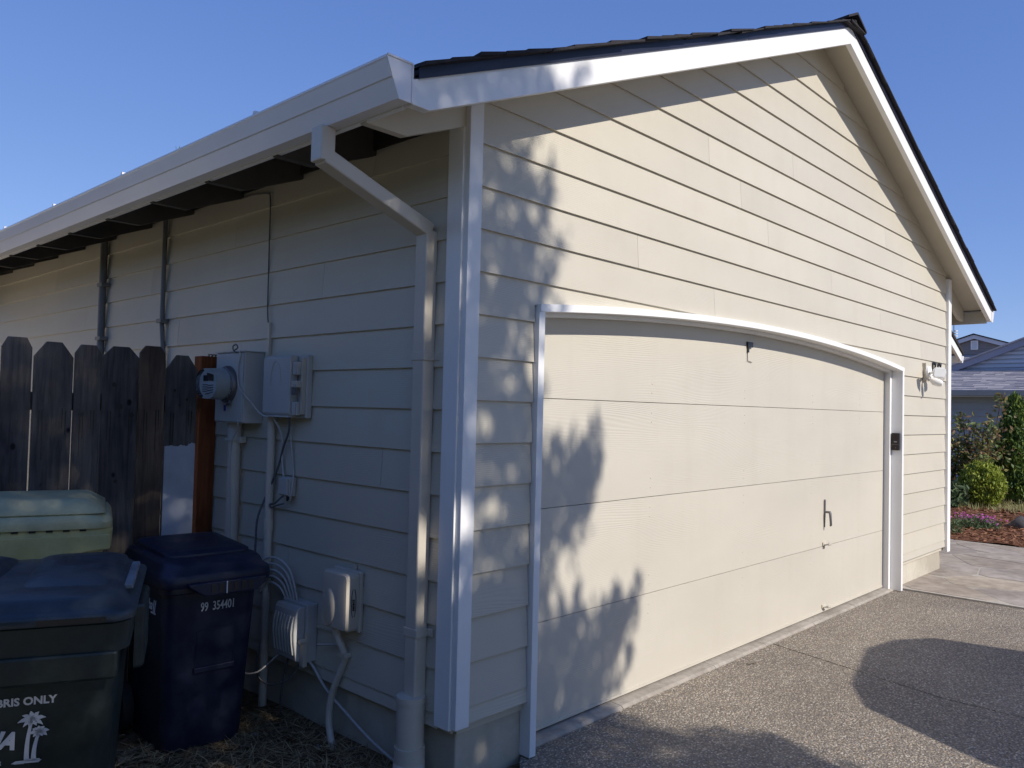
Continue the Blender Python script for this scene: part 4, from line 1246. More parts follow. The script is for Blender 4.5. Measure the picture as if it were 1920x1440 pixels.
put('scuff', MB().box(0.012, 0.017, -0.3555, -0.3547, HrB - 0.085, HrB - 0.032), 'print', lidB, local=True)
tB = front_tilt(0.49, 0.60, HrB)
def on_frontB(z, x): return Matrix.Translation((x, front_y(0.49, 0.60, HrB, z), z)) @ Matrix.Rotation(tB, 4, 'X') @ fx_
print_on(eB, text_mesh('99  354401', 0.056, 0.0008, 0.0006, sx=0.62), on_frontB(0.622, -0.055))
# recessed pocket on the front
zp0, zp1 = 0.375, 0.535
m = MB().prism([(-0.065, zp0), (0.105, zp0), (0.105, zp1), (-0.065, zp1)], 1, -0.02, 0.004)
m.v = [(a, front_y(0.49, 0.60, HrB, c) + 0.004 + b * 0.15, c) for a, b, c in m.v]
fix_normals(put('pocket', m, 'blue_cart', eB, local=True))
m = MB().box(-0.072, 0.112, front_y(0.49, 0.6, HrB, zp0) - 0.012, front_y(0.49, 0.6, HrB, zp0) + 0.02, zp0 - 0.025, zp0)
put('lift_bar', m, 'blue_cart', eB, local=True, bevel=0.004)
pm = palm(MB(), 0.13)
t = text_mesh('Aloha', 0.06, 0.0005, 0.001, 0.2); t.xform(Matrix.Translation((-0.16, 0, 0.015)) @ fx_)
i0 = len(pm.v); pm.v += t.v; pm.f += [tuple(i0 + k for k in f) for f in t.f]
sideB = math.atan2(0.49 * 0.92 * 0.17 / 2, HrB)
pm.xform(Matrix.Translation((-(0.49 * 0.92 * 0.938) / 2 - 0.006, -0.13, 0.615)) @ Matrix.Rotation(sideB, 4, 'Y') @ Matrix.Rotation(R(-90), 4, 'Z'))
put('palm_logo', pm, 'print', eB, local=True)

# --- cream cart at the back
uC, vC = Vector((0.94, -0.342, 0)), Vector((0.342, 0.94, 0))
cC = uC * (-1.242 - 0.36) + vC * (0.848 + 0.31)
eC, bC, HrC = cart('waste_cart', (cC.x, cC.y, -0.03), R(-20), 0.72, 0.60, 1.155, 'cream_cart', 'cream_lid', 'pale cream waste cart at the back against the fence', 2)
wheels(eC, 0.72, 0.60, 0.14)
lidC = put('lid', MB().loft(lid_rings(0.70, 0.60, HrC, [(0.006, 0.99, 0.07), (0.03, 1.0, 0.07), (0.045, 0.98, 0.08), (0.06, 0.95, 0.09), (0.064, 0.90, 0.09), (0.075, 0.90, 0.1)])), 'cream_lid', eC, smooth=45, local=True)
rings = []
for z, k in ((0.068, 1.04), (0.078, 1.03), (0.112, 0.86), (0.122, 0.80), (0.124, 0.6)):
    rings.append([(p[0] * k, 0.0 + p[1] * k, HrC + z) for p in rrect(0.62, 0.54, 0.04, 5)])
put('lid_panel', MB().loft(rings), 'cream_lid', lidC, smooth=45, local=True)
for k in range(9):
    put('slot', MB().box(-0.27 + 0.062 * k, -0.245 + 0.062 * k, -0.2925, -0.284, HrC - 0.004, HrC + 0.003), 'black', eC, local=True)
m = MB().prism([(-0.34, HrC - 0.02), (0.345, HrC - 0.02), (0.345, HrC - 0.085), (0.24, HrC - 0.095), (0.06, HrC - 0.30), (-0.34, HrC - 0.30)], 1, -0.292, -0.262)
fix_normals(put('front_skirt', m, 'cream_cart', eC, local=True, bevel=0.006))

# ================================================================== GROUND LITTER
def scatter(name, n, xr, yr, z, mat, length, width, flat=True, up=0.0, label=None, hfun=None, parent=None, bend=0.0, kind='stuff'):
    P = np.column_stack([rng.uniform(*xr, n), rng.uniform(*yr, n)])
    if hfun is not None:
        keep = hfun(P[:, 0], P[:, 1]); P = P[keep]; n = len(P)
    a = rng.uniform(0, 2 * np.pi, n)
    ln = rng.uniform(*length, n); wd = rng.uniform(*width, n)
    el = rng.uniform(-0.15, 0.35, n) if flat else rng.uniform(0.6, 1.45, n)
    d = np.column_stack([np.cos(a) * np.cos(el), np.sin(a) * np.cos(el), np.sin(el)])
    s = np.column_stack([-np.sin(a), np.cos(a), rng.uniform(-0.4, 0.4, n)])
    c = np.column_stack([P, np.full(n, z) + rng.uniform(0, 0.012, n)])
    b0 = c - s * (wd / 2)[:, None]; b1 = c + s * (wd / 2)[:, None]
    tip = c + d * ln[:, None]
    mid0 = c + d * (ln * 0.55)[:, None] - s * (wd * 0.55)[:, None] + np.array([0, 0, bend])
    mid1 = c + d * (ln * 0.55)[:, None] + s * (wd * 0.55)[:, None] + np.array([0, 0, bend])
    V = np.stack([b0, b1, mid1, tip, mid0], 1).reshape(-1, 3)
    mb = MB(); mb.v = [tuple(p) for p in V]; mb.f = [tuple(range(5 * i, 5 * i + 5)) for i in range(n)]
    return put(name, mb, mat, parent, kind=kind, label=label)
scatter('dead_leaves', 700, (-2.2, -0.03), (-0.6, 2.0), -0.03, 'deadleaf', (0.02, 0.06), (0.01, 0.03), True, label='dead brown leaves littering the dirt strip', bend=0.006)
scatter('dry_grass', 11000, (-1.2, -0.02), (-0.6, 1.3), -0.030, 'straw', (0.03, 0.12), (0.002, 0.0045), True, label='dry straw coloured grass blades over the dirt')
scatter('dry_grass', 900, (-0.9, 0.38), (-0.5, 0.6), -0.032, 'straw', (0.02, 0.06), (0.002, 0.005), False, label='short dry grass tufts along the driveway corner', hfun=lambda x, y: (x < 0.25 - 0.4 * np.abs(y)) & ~((x > -0.02) & (y > -0.02)))
scatter('bark_chips', 9000, (9.03, 13.4), (-2.0, 3.2), 0.025, 'chips', (0.03, 0.09), (0.012, 0.035), True, label='loose bark chips covering the mulch bed', bend=0.004)
scatter('grass_blades', 5000, (12.9, 16.5), (-1.2, 3.2), 0.01, 'tuft', (0.06, 0.16), (0.006, 0.012), False, label='pale dry grass blades at the edge of the mulch')
put('fallen_leaf', MB().quad((2.35, -0.075, 0.004), (2.39, -0.10, 0.010), (2.45, -0.10, 0.006), (2.41, -0.07, 0.012)), 'deadleaf', label='single brown leaf fallen on the driveway by the apron', cat='leaf')

# ================================================================== PLANTS
def leaves_mesh(C, size, wid, updir=0.5, seed=0, out=None):
    """C: n x 3 leaf centres. Kite-shaped leaves, slightly folded."""
    g = np.random.default_rng(seed)
    n = len(C)
    d = g.normal(size=(n, 3)); d[:, 2] += updir
    if out is not None: d += out
    d /= np.linalg.norm(d, axis=1)[:, None]
    q = g.normal(size=(n, 3)); s = np.cross(d, q); s /= np.linalg.norm(s, axis=1)[:, None]
    nn = np.cross(s, d)
    L_ = (size * g.uniform(0.6, 1.3, n))[:, None]; W_ = (wid * g.uniform(0.7, 1.2, n))[:, None]
    a = C - d * L_ / 2; b = C + s * W_ / 2 + nn * W_ * 0.15; c = C + d * L_ / 2; e = C - s * W_ / 2 + nn * W_ * 0.15
    V = np.stack([a, b, c, e], 1).reshape(-1, 3)
    mb = MB(); mb.v = [tuple(p) for p in V]; mb.f = [(4 * i, 4 * i + 1, 4 * i + 2, 4 * i + 3) for i in range(n)]
    return mb

def clumps(n_clump, per, center, radii, spread, seed, shell=0.5, shape=None):
    g = np.random.default_rng(seed)
    u = g.normal(size=(n_clump, 3)); u /= np.linalg.norm(u, axis=1)[:, None]
    r = g.uniform(shell ** 3, 1, n_clump) ** (1 / 3)
    c = u * r[:, None] * np.array(radii)
    if shape is not None: c = shape(c)
    P = (c[:, None, :] + g.normal(size=(n_clump, per, 3)) * spread).reshape(-1, 3) + np.array(center)
    return P

# tall loose shrub
sh = empty('shrub', (14.6, 1.9, 0), 'tall loose green and reddish shrub behind the round bush', 'shrub')
g = np.random.default_rng(21)
stems = []; pts = []
m = MB()
for k in range(26):
    bx, by = 14.5 + g.uniform(-0.7, 0.7), 1.85 + g.uniform(-0.75, 0.95)
    hgt = g.uniform(1.0, 1.75) if k > 4 else g.uniform(1.7, 2.0)
    lean = (g.uniform(-0.25, 0.25), g.uniform(-0.3, 0.3))
    p = [(bx, by, 0), (bx + lean[0] * 0.4, by + lean[1] * 0.4, hgt * 0.5), (bx + lean[0], by + lean[1], hgt)]
    m.tube(p, [0.018, 0.012, 0.005], 5)
    for t in np.linspace(0.18, 1.0, 20):
        q = np.array(p[0]) * (1 - t) + np.array(p[2]) * t
        pts.append(q + g.normal(size=(9, 3)) * (0.13 if t < 0.85 else 0.07))
put('stem', m, 'bark', sh)
put('foliage', leaves_mesh(np.concatenate(pts), 0.10, 0.055, 0.2, 3), 'shrub_leaf', sh)

# bright round bush
bu = empty('bush', (13.64, 1.28, 0), 'bright yellow green round clipped bush in the mulch', 'bush')
P_ = clumps(420, 22, (13.64, 1.22, 0.40), (0.33, 0.33, 0.37), 0.03, 5, 0.86)
put('foliage', leaves_mesh(P_, 0.075, 0.030, 1.2, 4), 'bush_leaf', bu)
put('core', MB().loft([[(13.64 + 0.75 * r * math.cos(a), 1.22 + 0.75 * r * math.sin(a), z * 0.76) for a in np.linspace(0, 2 * math.pi, 14, endpoint=False)] for z, r in ((0.03, 0.2), (0.2, 0.33), (0.48, 0.37), (0.75, 0.28), (0.9, 0.1))]), 'arb_leaf', bu)

# arborvitae pair
def arb(cx, cy, h, r, seed, lab):
    e = empty('arborvitae', (cx, cy, 0), lab, 'tree', 'arborvitae behind the mulch bed')
    def shp(c):
        t = (c[:, 2] / (h / 2) + 1) / 2
        k = np.clip(1.15 * (1 - t) ** 0.55 * np.minimum(1, t * 5 + 0.5), 0.03, 1)
        ang = np.arctan2(c[:, 1], c[:, 0]); rad = np.hypot(c[:, 0], c[:, 1])
        rad = np.maximum(rad, r * 0.75)
        return np.column_stack([np.cos(ang) * rad * k, np.sin(ang) * rad * k, c[:, 2]])
    P = clumps(620, 20, (cx, cy, h / 2 + 0.05), (r, r, h / 2), 0.035, seed, 0.8, shp)
    put('foliage', leaves_mesh(P, 0.11, 0.035, 1.6, seed), 'arb_leaf', e)
    put('trunk', MB().tube([(cx, cy, 0), (cx, cy, h * 0.8)], [0.06, 0.02], 8), 'bark', e)
    put('core', MB().loft([[(cx + rr * math.cos(a), cy + rr * math.sin(a), z) for a in np.linspace(0, 2 * math.pi, 10, endpoint=False)] for z, rr in ((0.1, r * 0.6), (h * 0.4, r * 0.62), (h * 0.7, r * 0.4), (h * 0.92, 0.04))]), 'arb_leaf', e)
arb(15.0, 1.0, 1.98, 0.34, 31, 'left of two dark green pointed arborvitae by the grey house')
arb(15.15, 0.60, 1.90, 0.34, 32, 'right of two dark green pointed arborvitae by the grey house')
arb(15.3, 0.08, 1.75, 0.40, 33, 'dark green arborvitae at the right edge of the picture')

# low plants, flowers, rock
hp = empty('leafy_plant', (12.6, 1.55, 0), 'low broad leaved green plant beside the garage corner', 'plant')
put('foliage', leaves_mesh(clumps(60, 6, (13.2, 1.62, 0.2), (0.3, 0.28, 0.22), 0.05, 41, 0.3), 0.17, 0.075, 0.5, 8), 'low_leaf', hp)
wd_ = empty('weed', (9.35, 0.52, 0), 'small yellow green weed at the walkway edge beside the garage corner', 'plant')
put('foliage', leaves_mesh(clumps(30, 6, (9.6, 0.62, 0.08), (0.09, 0.07, 0.13), 0.02, 42, 0.2), 0.06, 0.02, 0.8, 9), 'low_leaf', wd_)
fl_ = empty('flower_patch', (10.5, 0.62, 0), 'low mat of pink flowers in the mulch', 'flowers')
put('foliage', leaves_mesh(clumps(170, 12, (10.55, 0.62, 0.05), (0.26, 0.33, 0.09), 0.03, 43, 0.2), 0.06, 0.014, 1.2, 10), 'low_leaf', fl_)
g = np.random.default_rng(44)
P_ = np.column_stack([10.55 + g.normal(0, 0.13, 60), 0.60 + g.normal(0, 0.15, 60), 0.14 + g.uniform(-0.03, 0.05, 60)])
put('blossom', leaves_mesh(np.repeat(P_, 3, 0) + g.normal(0, 0.008, (180, 3)), 0.03, 0.025, 0.6, 11), 'pink', fl_)
m = MB(); rings = []
g = np.random.default_rng(45)
for z, r in ((0.0, 0.17), (0.05, 0.19), (0.11, 0.16), (0.16, 0.10), (0.18, 0.03)):
    rings.append([(11.05 + r * math.cos(a) * g.uniform(0.72, 1.2), 0.12 + r * 0.85 * math.sin(a) * g.uniform(0.72, 1.2), z * g.uniform(0.85, 1.1)) for a in np.linspace(0, 2 * math.pi, 12, endpoint=False)])
rk = put('rock', m.loft(rings), 'rock', smooth=50, label='dark grey garden rock at the right edge of the mulch bed', cat='rock')

sp = empty('sprout', (-0.58, 1.55, 2.66), 'tiny green sprouts growing out of the white gutter', 'plant')
put('foliage', leaves_mesh(np.array([(-0.59 + rs.uniform(-.02, .02), 1.36 + rs.uniform(-.05, .05), 2.695 + rs.uniform(0, 0.025)) for _ in range(8)]), 0.022, 0.010, 1.5, 12), 'low_leaf', sp)

# ================================================================== NEIGHBOUR HOUSES
def lap_gable(parent, x, yc, zb, hw, slope, mat, expo=0.12, cove=False):
    """courses of boards filling a gable that faces -x; apex at yc"""
    z = zb; apex = zb + hw * slope
    while z < apex - 0.02:
        h1 = min(z + expo, apex)
        w0 = (apex - z) / slope; w1 = max(0.0, (apex - h1) / slope)
        m = MB()
        m.v = [(x - 0.022, yc - w0, z), (x - 0.022, yc + w0, z), (x - 0.004, yc + w1, h1), (x - 0.004, yc - w1, h1), (x + 0.01, yc - w0, z), (x + 0.01, yc + w0, z), (x + 0.01, yc + w1, h1), (x + 0.01, yc - w1, h1)]
        m.f = [(0, 1, 2, 3), (7, 6, 5, 4), (0, 4, 5, 1), (1, 5, 6, 2), (2, 6, 7, 3), (3, 7, 4, 0)]
        if cove:      # cove profile: lower face upright, upper part sloping back
            zm = z + (h1 - z) * 0.5; wm = (w0 + w1) / 2
            m = MB()
            for xx, zz, ww in ((x - 0.035, z, w0), (x - 0.035, zm, wm), (x + 0.012, h1, w1), (x + 0.03, h1, w1), (x + 0.03, z, w0)):
                m.v += [(xx, yc - ww, zz), (xx, yc + ww, zz)]
            m.f = [(0, 1, 3, 2), (2, 3, 5, 4), (4, 5, 7, 6), (6, 7, 9, 8), (8, 9, 1, 0), (0, 2, 4, 6, 8), (9, 7, 5, 3, 1)]
        fix_normals(put('siding_board', m, mat, parent))
        z += expo
MAT['n_grey'] = plain_paint('grey house paint', (0.30, 0.32, 0.36), 0.6, 0.2)
MAT['n_blue'] = plain_paint('blue grey siding paint', (0.47, 0.51, 0.58), 0.5, 0.3)
MAT['n_brown'] = plain_paint('taupe siding paint', (0.24, 0.215, 0.21), 0.6, 0.2)
MAT['n_trim'] = plain_paint('pale grey trim paint', (0.55, 0.55, 0.60), 0.6, 0.2)
MAT['n_trim_dark'] = plain_paint('slate trim paint', (0.27, 0.28, 0.35), 0.6, 0.2)

def stepped_roof(x0, z0, x1, z1, ya, yb, n):
    """roof plane rising with x, in n lapped courses of uneven shingles"""
    m = MB(); q = random.Random(n)
    for k in range(n):
        a, b = k / n, (k + 1) / n
        xa, xb = x0 + (x1 - x0) * a, x0 + (x1 - x0) * b
        za, zb = z0 + (z1 - z0) * a, z0 + (z1 - z0) * b
        y = ya
        while y < yb:
            w = q.uniform(0.16, 0.34); y2 = min(yb, y + w)
            d = q.uniform(0.008, 0.028); xo = q.uniform(-0.012, 0.012)
            m.quad((xa + xo, y, za + d), (xa + xo, y2, za + d), (xb, y2, zb), (xb, y, zb))
            m.quad((xa + xo, y, za - 0.01), (xa + xo, y2, za - 0.01), (xa + xo, y2, za + d), (xa + xo, y, za + d))
            y = y2
    return m

nh = empty('neighbour_house', (20, 0, 0), 'grey neighbour house with a blue grey gable and pale shingle roof beyond the shrubs', 'house')
for k in range(12):
    z0 = 0.1 + 0.17 * k
    m = MB().prism([(20.0, z0), (20.028, z0 + 0.17), (20.06, z0 + 0.17), (20.06, z0)], 1, -6, 8)
    fix_normals(put('siding_board', m, 'n_grey', nh))
put('foundation', MB().box(20.02, 20.3, -6, 8, -0.1, 0.1), 'concrete', nh)
put('soffit', MB().box(19.62, 20.0, -6.3, 8.3, 2.10, 2.12), 'n_trim', nh)
put('gutter', MB().prism([(19.62, 2.235), (19.62, 2.125), (19.56, 2.125), (19.53, 2.235)], 1, -6.3, 8.3), 'n_grey', nh)
fix_normals(put('roof', stepped_roof(19.55, 2.25, 21.55, 2.86, -6.3, 8.3, 14), 'grey_shingle', nh))
YC = -1.9; HW = 5.65; SN = 0.40
lap_gable(nh, 21.6, YC, 2.80, HW, SN, 'n_blue', 0.112, True)
ap = 2.80 + HW * SN
for s in (-1, 1):
    y_e = YC + s * (HW + 0.15); z_e = ap - (HW + 0.15) * SN
    m = MB().prism([(YC, ap - 0.02), (YC, ap + 0.15), (y_e, z_e + 0.15), (y_e, z_e - 0.02)], 0, 21.42, 21.56)
    fix_normals(put('rake_board', m, 'n_trim_dark', nh))
    m = MB().prism([(YC, ap + 0.152), (YC, ap + 0.19), (y_e, z_e + 0.19), (y_e, z_e + 0.152)], 0, 21.38, 32)
    fix_normals(put('gable_roof', m, 'grey_shingle', nh))

nf = empty('neighbour_house', (34, 6, 0), 'far taupe gabled house with a louvred vent and pale trim', 'house')
YF = 6.13; apF = 4.90; SF = 0.33; HF = 3.2
lap_gable(nf, 34.0, YF, apF - 0.1 - HF * SF, HF, SF, 'n_brown', 0.11)
for s in (-1, 1):
    m = MB().prism([(YF, apF - 0.10), (YF, apF + 0.06), (YF + s * 3.4, apF + 0.06 - 3.4 * SF), (YF + s * 3.4, apF - 0.10 - 3.4 * SF)], 0, 33.80, 33.90)
    fix_normals(put('rake_board', m, 'n_trim', nf))
    m = MB().prism([(YF, apF + 0.062), (YF, apF + 0.11), (YF + s * 3.45, apF + 0.11 - 3.45 * SF), (YF + s * 3.45, apF + 0.062 - 3.45 * SF)], 0, 33.76, 42)
    fix_normals(put('roof', m, 'shingle', nf))
vt = put('vent_frame', MB().box(33.93, 33.975, 6.00, 6.26, 4.37, 4.73), 'white', nf)
for k in range(6):
    put('louvre', MB().box(33.915, 33.93, 6.035, 6.225, 4.405 + 0.05 * k, 4.437 + 0.05 * k), 'n_trim', vt)
fix_normals(put('lower_roof', stepped_roof(32.0, 3.35, 34.0, 4.15, 2, 11, 10), 'grey_shingle', nf))
put('wall', MB().box(32.4, 33.9, 2.4, 10.6, 0, 3.4), 'n_brown', nf)

vp = empty('roof_mast', (13.19, 1.57, 2.85), 'thin roof mast with white ring insulators just past the right garage corner', 'mast')
put('pipe', MB().tube([(13.172, 1.567, 2.70), (13.172, 1.567, 3.17)], 0.008, 8), 'steel', vp)
for k in range(3):
    put('insulator', MB().tube([(13.20, 1.545, 2.97 + k * 0.045), (13.20, 1.545, 2.99 + k * 0.045)], 0.03, 12), 'white', vp)

# ================================================================== WHAT STANDS BEHIND THE CAMERA (tree and van cast the shadows; the rest is added for light)
TZ = math.tan(SUN_EL)
tree = empty('tree', (-2.2, -6.8, 0), 'leafy tree behind the photographer shading the left of the garage', 'tree')
# outline of the shade on the wall plane (x, z); below zero it continues on the driveway
OUT = [(-2.5, 3.2), (-1.2, 3.55), (-0.3, 3.35), (0.12, 3.0), (0.10, 2.75), (0.30, 2.62), (0.52, 2.48), (0.44, 2.28), (0.50, 2.1), (0.44, 1.9), (0.33, 1.75), (0.36, 1.62), (0.50, 1.55), (0.60, 1.38),
       (0.84, 1.42), (1.0, 1.40), (1.02, 1.2), (0.95, 1.05), (0.80, 0.92), (0.62, 0.86), (0.78, 0.62), (1.02, 0.55), (1.25, 0.62), (1.36, 0.55), (1.30, 0.40), (1.20, 0.25), (1.18, 0.05),
       (1.05, -0.12), (1.15, -0.30), (1.36, -0.36), (1.42, -0.46), (1.34, -0.62), (1.22, -0.85), (1.1, -1.2), (0.6, -1.8), (-0.5, -1.9), (-1.8, -1.9), (-2.6, -0.8)]
def inside(u, v, poly):
    r = np.zeros(len(u), bool); n = len(poly)
    for i in range(n):
        x1, y1 = poly[i]; x2, y2 = poly[(i + 1) % n]
        c = ((y1 > v) != (y2 > v)) & (u < (x2 - x1) * (v - y1) / (y2 - y1 + 1e-12) + x1)
        r ^= c
    return r
g = np.random.default_rng(77)
NT = 97000
P = np.column_stack([np.where(np.arange(NT) < 62000, g.uniform(-1.3, 1.5, NT), g.uniform(-2.9, -1.2, NT)), np.zeros(NT), g.uniform(-2.7, 3.8, NT)])
u, v = P[:, 0], P[:, 2]
ok = inside(u + g.normal(0, 0.035, NT), v + g.normal(0, 0.05, NT), OUT)
# openings between the leaf sprays near the right-hand edge of the crown
holes = [(-0.03, 1.03, 0.10, 0.10), (-0.08, 1.10, 0.06, 0.09), (-0.045, 0.80, 0.03, 0.05), (-0.05, 2.0, 0.025, 0.10), (-0.05, 2.28, 0.03, 0.05), (0.04, 1.42, 0.022, 0.06),
         (0.123, 1.445, 0.044, 0.049), (0.4, 1.445, 0.021, 0.083), (0.25, 1.224, 0.03, 0.032), (0.174, 1.091, 0.072, 0.058), (0.186, 2.592, 0.04, 0.045), (0.355, 2.627, 0.04, 0.035), (0.213, 2.368, 0.067, 0.053), (0.385, 2.389, 0.057, 0.032), (0.395, 2.308, 0.021, 0.026), (0.102, 2.402, 0.025, 0.034),
         (0.394, 2.033, 0.032, 0.038), (0.211, 1.7, 0.03, 0.02), (0.404, 1.853, 0.036, 0.033), (0.386, 1.742, 0.032, 0.02), (0.26, 1.617, 0.044, 0.037), (0.107, 1.634, 0.018, 0.027), (0.177, 0.099, 0.03, 0.045), (0.987, 1.39, 0.022, 0.038), (0.801, 0.89, 0.06, 0.03), (0.90, 0.70, 0.085, 0.045), (0.711, 0.699, 0.026, 0.043), (1.048, 0.486, 0.036, 0.024), (0.981, 1.163, 0.018, 0.016),
         (0.72, -0.16, 0.12, 0.02), (0.9, -0.30, 0.10, 0.03), (1.2, -0.42, 0.05, 0.02)]
for hu, hv, ru, rv in holes:
    ok &= ((u - hu) / ru) ** 2 + ((v - hv) / rv) ** 2 > g.uniform(0.45, 1.5, NT)
P = P[ok]
# the farther from the lit edge the looser the sampling needs to be
X2 = np.column_stack([g.uniform(-0.35, 0.5, 14000), np.zeros(14000), g.uniform(-0.5, 0.72, 14000)])
P = np.concatenate([P, X2[((X2[:, 0] - 0.177) / 0.05) ** 2 + ((X2[:, 2] - 0.099) / 0.06) ** 2 > 1]])
dep = g.uniform(-7.4, -5.9, len(P))
P3 = np.column_stack([P[:, 0] - SUN_DX * dep * 1.0, dep, P[:, 2] - TZ * dep])
P3[:, 0] = P[:, 0] - SUN_DX * dep
lm = leaves_mesh(P3, 0.115, 0.034, 1.3, 13)
put('crown', lm, 'tree_leaf', tree)
# shoots that reach past the outline, up and to the right as in the shade on the wall
m = MB(); sp_ = []
for (u0, v0, du, dv) in [(0.15, 2.35, 0.20, 0.28), (0.30, 2.2, 0.24, 0.42), (0.40, 2.0, 0.22, 0.34), (0.40, 1.75, 0.2, 0.25), (0.38, 1.45, 0.26, 0.26), (0.55, 1.2, 0.18, 0.28), (0.80, 1.15, 0.26, 0.42), (0.90, 1.1, 0.2, 0.28), (0.75, 0.45, 0.2, 0.3),
                         (1.05, 0.4, 0.22, 0.28), (1.22, 0.4, 0.24, 0.30), (1.12, 0.42, 0.33, 0.26), (1.15, 0.3, 0.3, 0.3), (0.95, 1.15, 0.14, 0.36), (0.88, 1.2, 0.1, 0.3), (1.25, 0.15, 0.15, 0.22), (0.2, 2.6, 0.25, 0.22), (0.05, 2.75, 0.3, 0.25), (0.5, 0.7, 0.14, 0.3), (0.0, 2.2, 0.25, 0.35), (0.1, 1.7, 0.2, 0.4), (0.3, 1.05, 0.2, 0.25)]:
    dep = g.uniform(-6.9, -5.9)
    q = []
    for t in np.linspace(0, 1, 6):
        uu, vv = u0 + du * t + 0.03 * math.sin(t * 4), v0 + dv * t
        q.append((uu - SUN_DX * dep, dep, vv - TZ * dep))
    m.tube(q, [0.008, 0.007, 0.006, 0.005, 0.004, 0.003], 5)
    for a, b in zip(q[:-1], q[1:]):
        for k in range(8):
            t = g.uniform()
            sp_.append(np.array(a) * (1 - t) + np.array(b) * t + g.normal(0, 0.022, 3))
put('twig', m, 'bark', tree)
put('shoot_leaves', leaves_mesh(np.array(sp_), 0.10, 0.030, 1.6, 14), 'tree_leaf', tree)
tx, ty = -2.2, -6.8
put('trunk', MB().tube([(tx, ty, -0.1), (tx + 0.03, ty, 1.2), (tx - 0.04, ty + 0.05, 2.6), (tx + 0.05, ty, 4.4), (tx + 0.1, ty, 6.8)], [0.20, 0.16, 0.14, 0.10, 0.03], 12), 'bark', tree, smooth=True)
m = MB()
for (ex, ey, ez, z0) in ((0.4, -6.4, 5.2, 2.4), (-0.4, -6.3, 6.6, 3.4), (-2.6, -6.6, 5.8, 3.0), (-2.2, -7.0, 7.2, 3.9), (-0.8, -7.1, 7.3, 4.0), (0.4, -6.6, 4.1, 2.2), (-2.5, -6.4, 4.1, 2.1)):
    m.tube(smooth_path([(tx, ty, z0), (tx * 0.6 + ex * 0.4, ty * 0.6 + ey * 0.4, z0 * 0.5 + ez * 0.5 + 0.3), (ex, ey, ez)], 4), [0.07, 0.06, 0.05, 0.045, 0.04, 0.03, 0.025, 0.02, 0.012], 7)
put('limb', m, 'bark', tree)

# parked van: its rounded shoulder throws the shadow on the driveway
MAT['van_paint'] = new_mat('van paint', (0.30, 0.31, 0.33), 0.25, 0.6)
MAT['van_glass'] = new_mat('van glass', (0.02, 0.022, 0.025), 0.05, 0.6)
van = empty('parked_van', (3.97, -2.975, 0), 'grey van parked on the driveway behind the photographer', 'van', None, R(10))
def vsec(y, k, dz):
    prof = [(-0.14, 0.42), (-0.10, 0.60), (-0.09, 1.18), (0.0, 1.57), (-0.25, 1.72), (-0.62, 1.81), (-1.43, 1.77), (-1.757, 1.68), (-1.97, 1.435), (-2.1, 1.28), (-2.14, 0.75), (-2.08, 0.42)]
    return [(-1.06 + (x + 1.06) * k, y, max(0.42, z * (1 - dz)) if z > 1 else z) for x, z in prof]
rings = [vsec(0, 1, 0), vsec(-0.15, 1.01, -0.01), vsec(-1.6, 1.02, -0.015), vsec(-3.0, 1.0, 0.0), vsec(-3.7, 0.97, 0.34), vsec(-4.4, 0.9, 0.45)]
o = put('body', MB().loft(rings), 'van_paint', van, smooth=35, local=True); fix_normals(o)
put('rear_window', MB().box(-1.75, -0.40, -0.02, 0.012, 1.08, 1.52), 'van_glass', van, bevel=0.02, local=True)
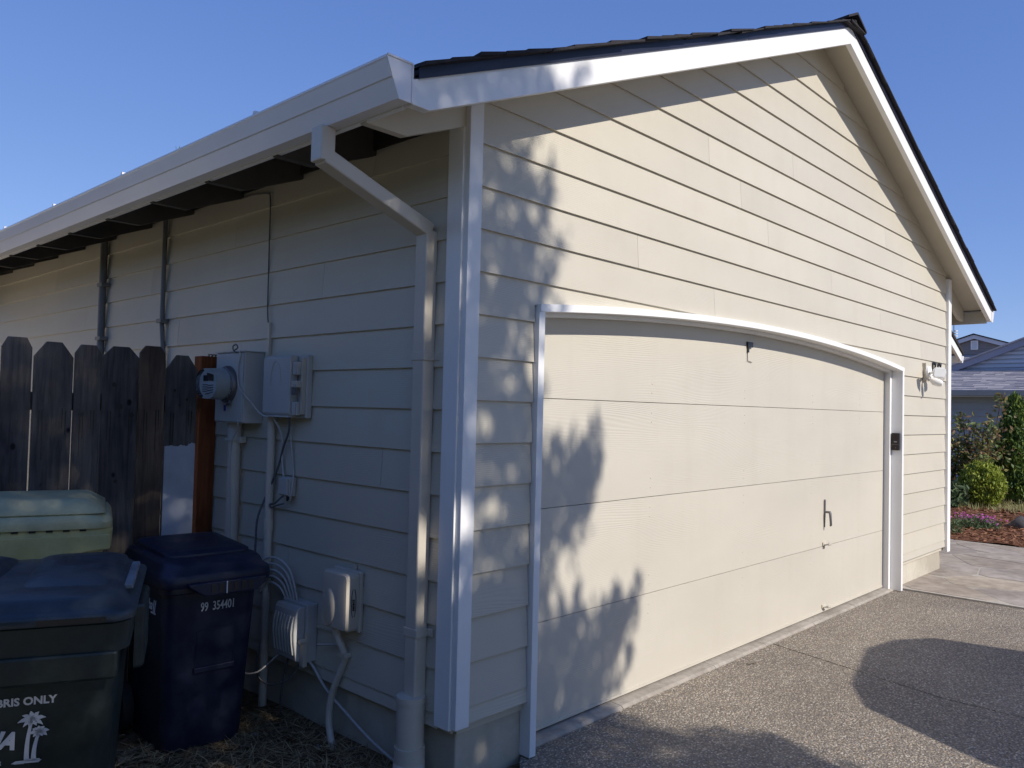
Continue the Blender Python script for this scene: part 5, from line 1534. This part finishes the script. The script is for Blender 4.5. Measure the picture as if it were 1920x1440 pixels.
for sx in (-1, 1):
    for a, b in ((0.4, 1.4), (1.5, 2.4), (2.5, 3.0)):
        put('side_window', MB().box(-1.07 + sx * 1.0 - 0.03, -1.07 + sx * 1.0 + 0.03, -b, -a, 1.12, 1.44), 'van_glass', van, local=True)
    put('tail_light', MB().box(-1.07 + sx * 0.86 - 0.06, -1.07 + sx * 0.86 + 0.06, -0.02, 0.02, 0.85, 1.2), new_mat('tail light', (0.3, 0.01, 0.01), 0.2, 0.6), van, bevel=0.01, local=True)
    for yw in (-0.9, -3.5):
        w = put('wheel', MB().tube([(-1.09 + sx * 0.80, yw, 0.33), (-1.09 + sx * 1.02, yw, 0.33)], 0.33, 24), 'tyre', van, smooth=40, local=True)
        put('rim', MB().tube([(-1.09 + sx * 1.021, yw, 0.33), (-1.09 + sx * 1.028, yw, 0.33)], 0.2, 18), 'steel', w, local=True)
put('bumper', MB().box(-2.05, -0.12, -0.05, 0.09, 0.42, 0.62), 'black', van, bevel=0.03, local=True)

# unseen leafy screen added to cut sky light on the side wall
added_hedge = empty('added_hedge', (-4.8, 0, 0), 'unseen tall leafy screen added to cut sky light on the side wall', 'added_hedge')
put('core', MB().box(-5.4, -4.3, -9, 6.0, -0.1, 2.8), 'arb_leaf', added_hedge)
g = np.random.default_rng(90)
n = 20000
P = np.column_stack([g.uniform(-5.5, -4.05, n), g.uniform(-9.1, 6.1, n), g.uniform(0, 2.95, n)])
P = P[(P[:, 0] > -4.35) | (P[:, 2] > 2.7)]
put('foliage', leaves_mesh(P, 0.16, 0.07, 0.4, 15), 'arb_leaf', added_hedge)

# unseen outbuilding added to bounce warm light onto the side wall
added_shed = empty('bounce_shed', (-4.2, 7.0, 0), 'unseen cream outbuilding added to bounce warm light onto the side wall', 'added_shed')
MAT['added_shed'] = plain_paint('cream shed paint', (0.80, 0.72, 0.58), 0.7, 0.2)
put('wall', MB().box(-7.6, -0.95, 7.0, 9.4, -0.1, 2.3), 'added_shed', added_shed)
fix_normals(put('roof', MB().prism([(6.9, 2.3), (8.2, 3.0), (9.5, 2.3), (9.5, 2.36), (8.2, 3.07), (6.9, 2.36)], 0, -7.8, -0.8), 'shingle', added_shed))
dr = put('door', MB().box(-4.8, -3.9, 6.97, 7.0, 0.0, 2.0), 'white', added_shed)
put('handle', MB().box(-4.0, -3.97, 6.93, 6.97, 0.95, 1.07), 'steel', dr)

put('bounce_patio', MB().box(-5.0, -0.05, 3.6, 6.95, -0.1, 0.02), concrete('pale patio concrete', (0.62, 0.55, 0.45)), kind='structure', label='unseen pale slab behind the fence added to bounce warm light')  # unseen slab added to reflect warm light onto the side wall
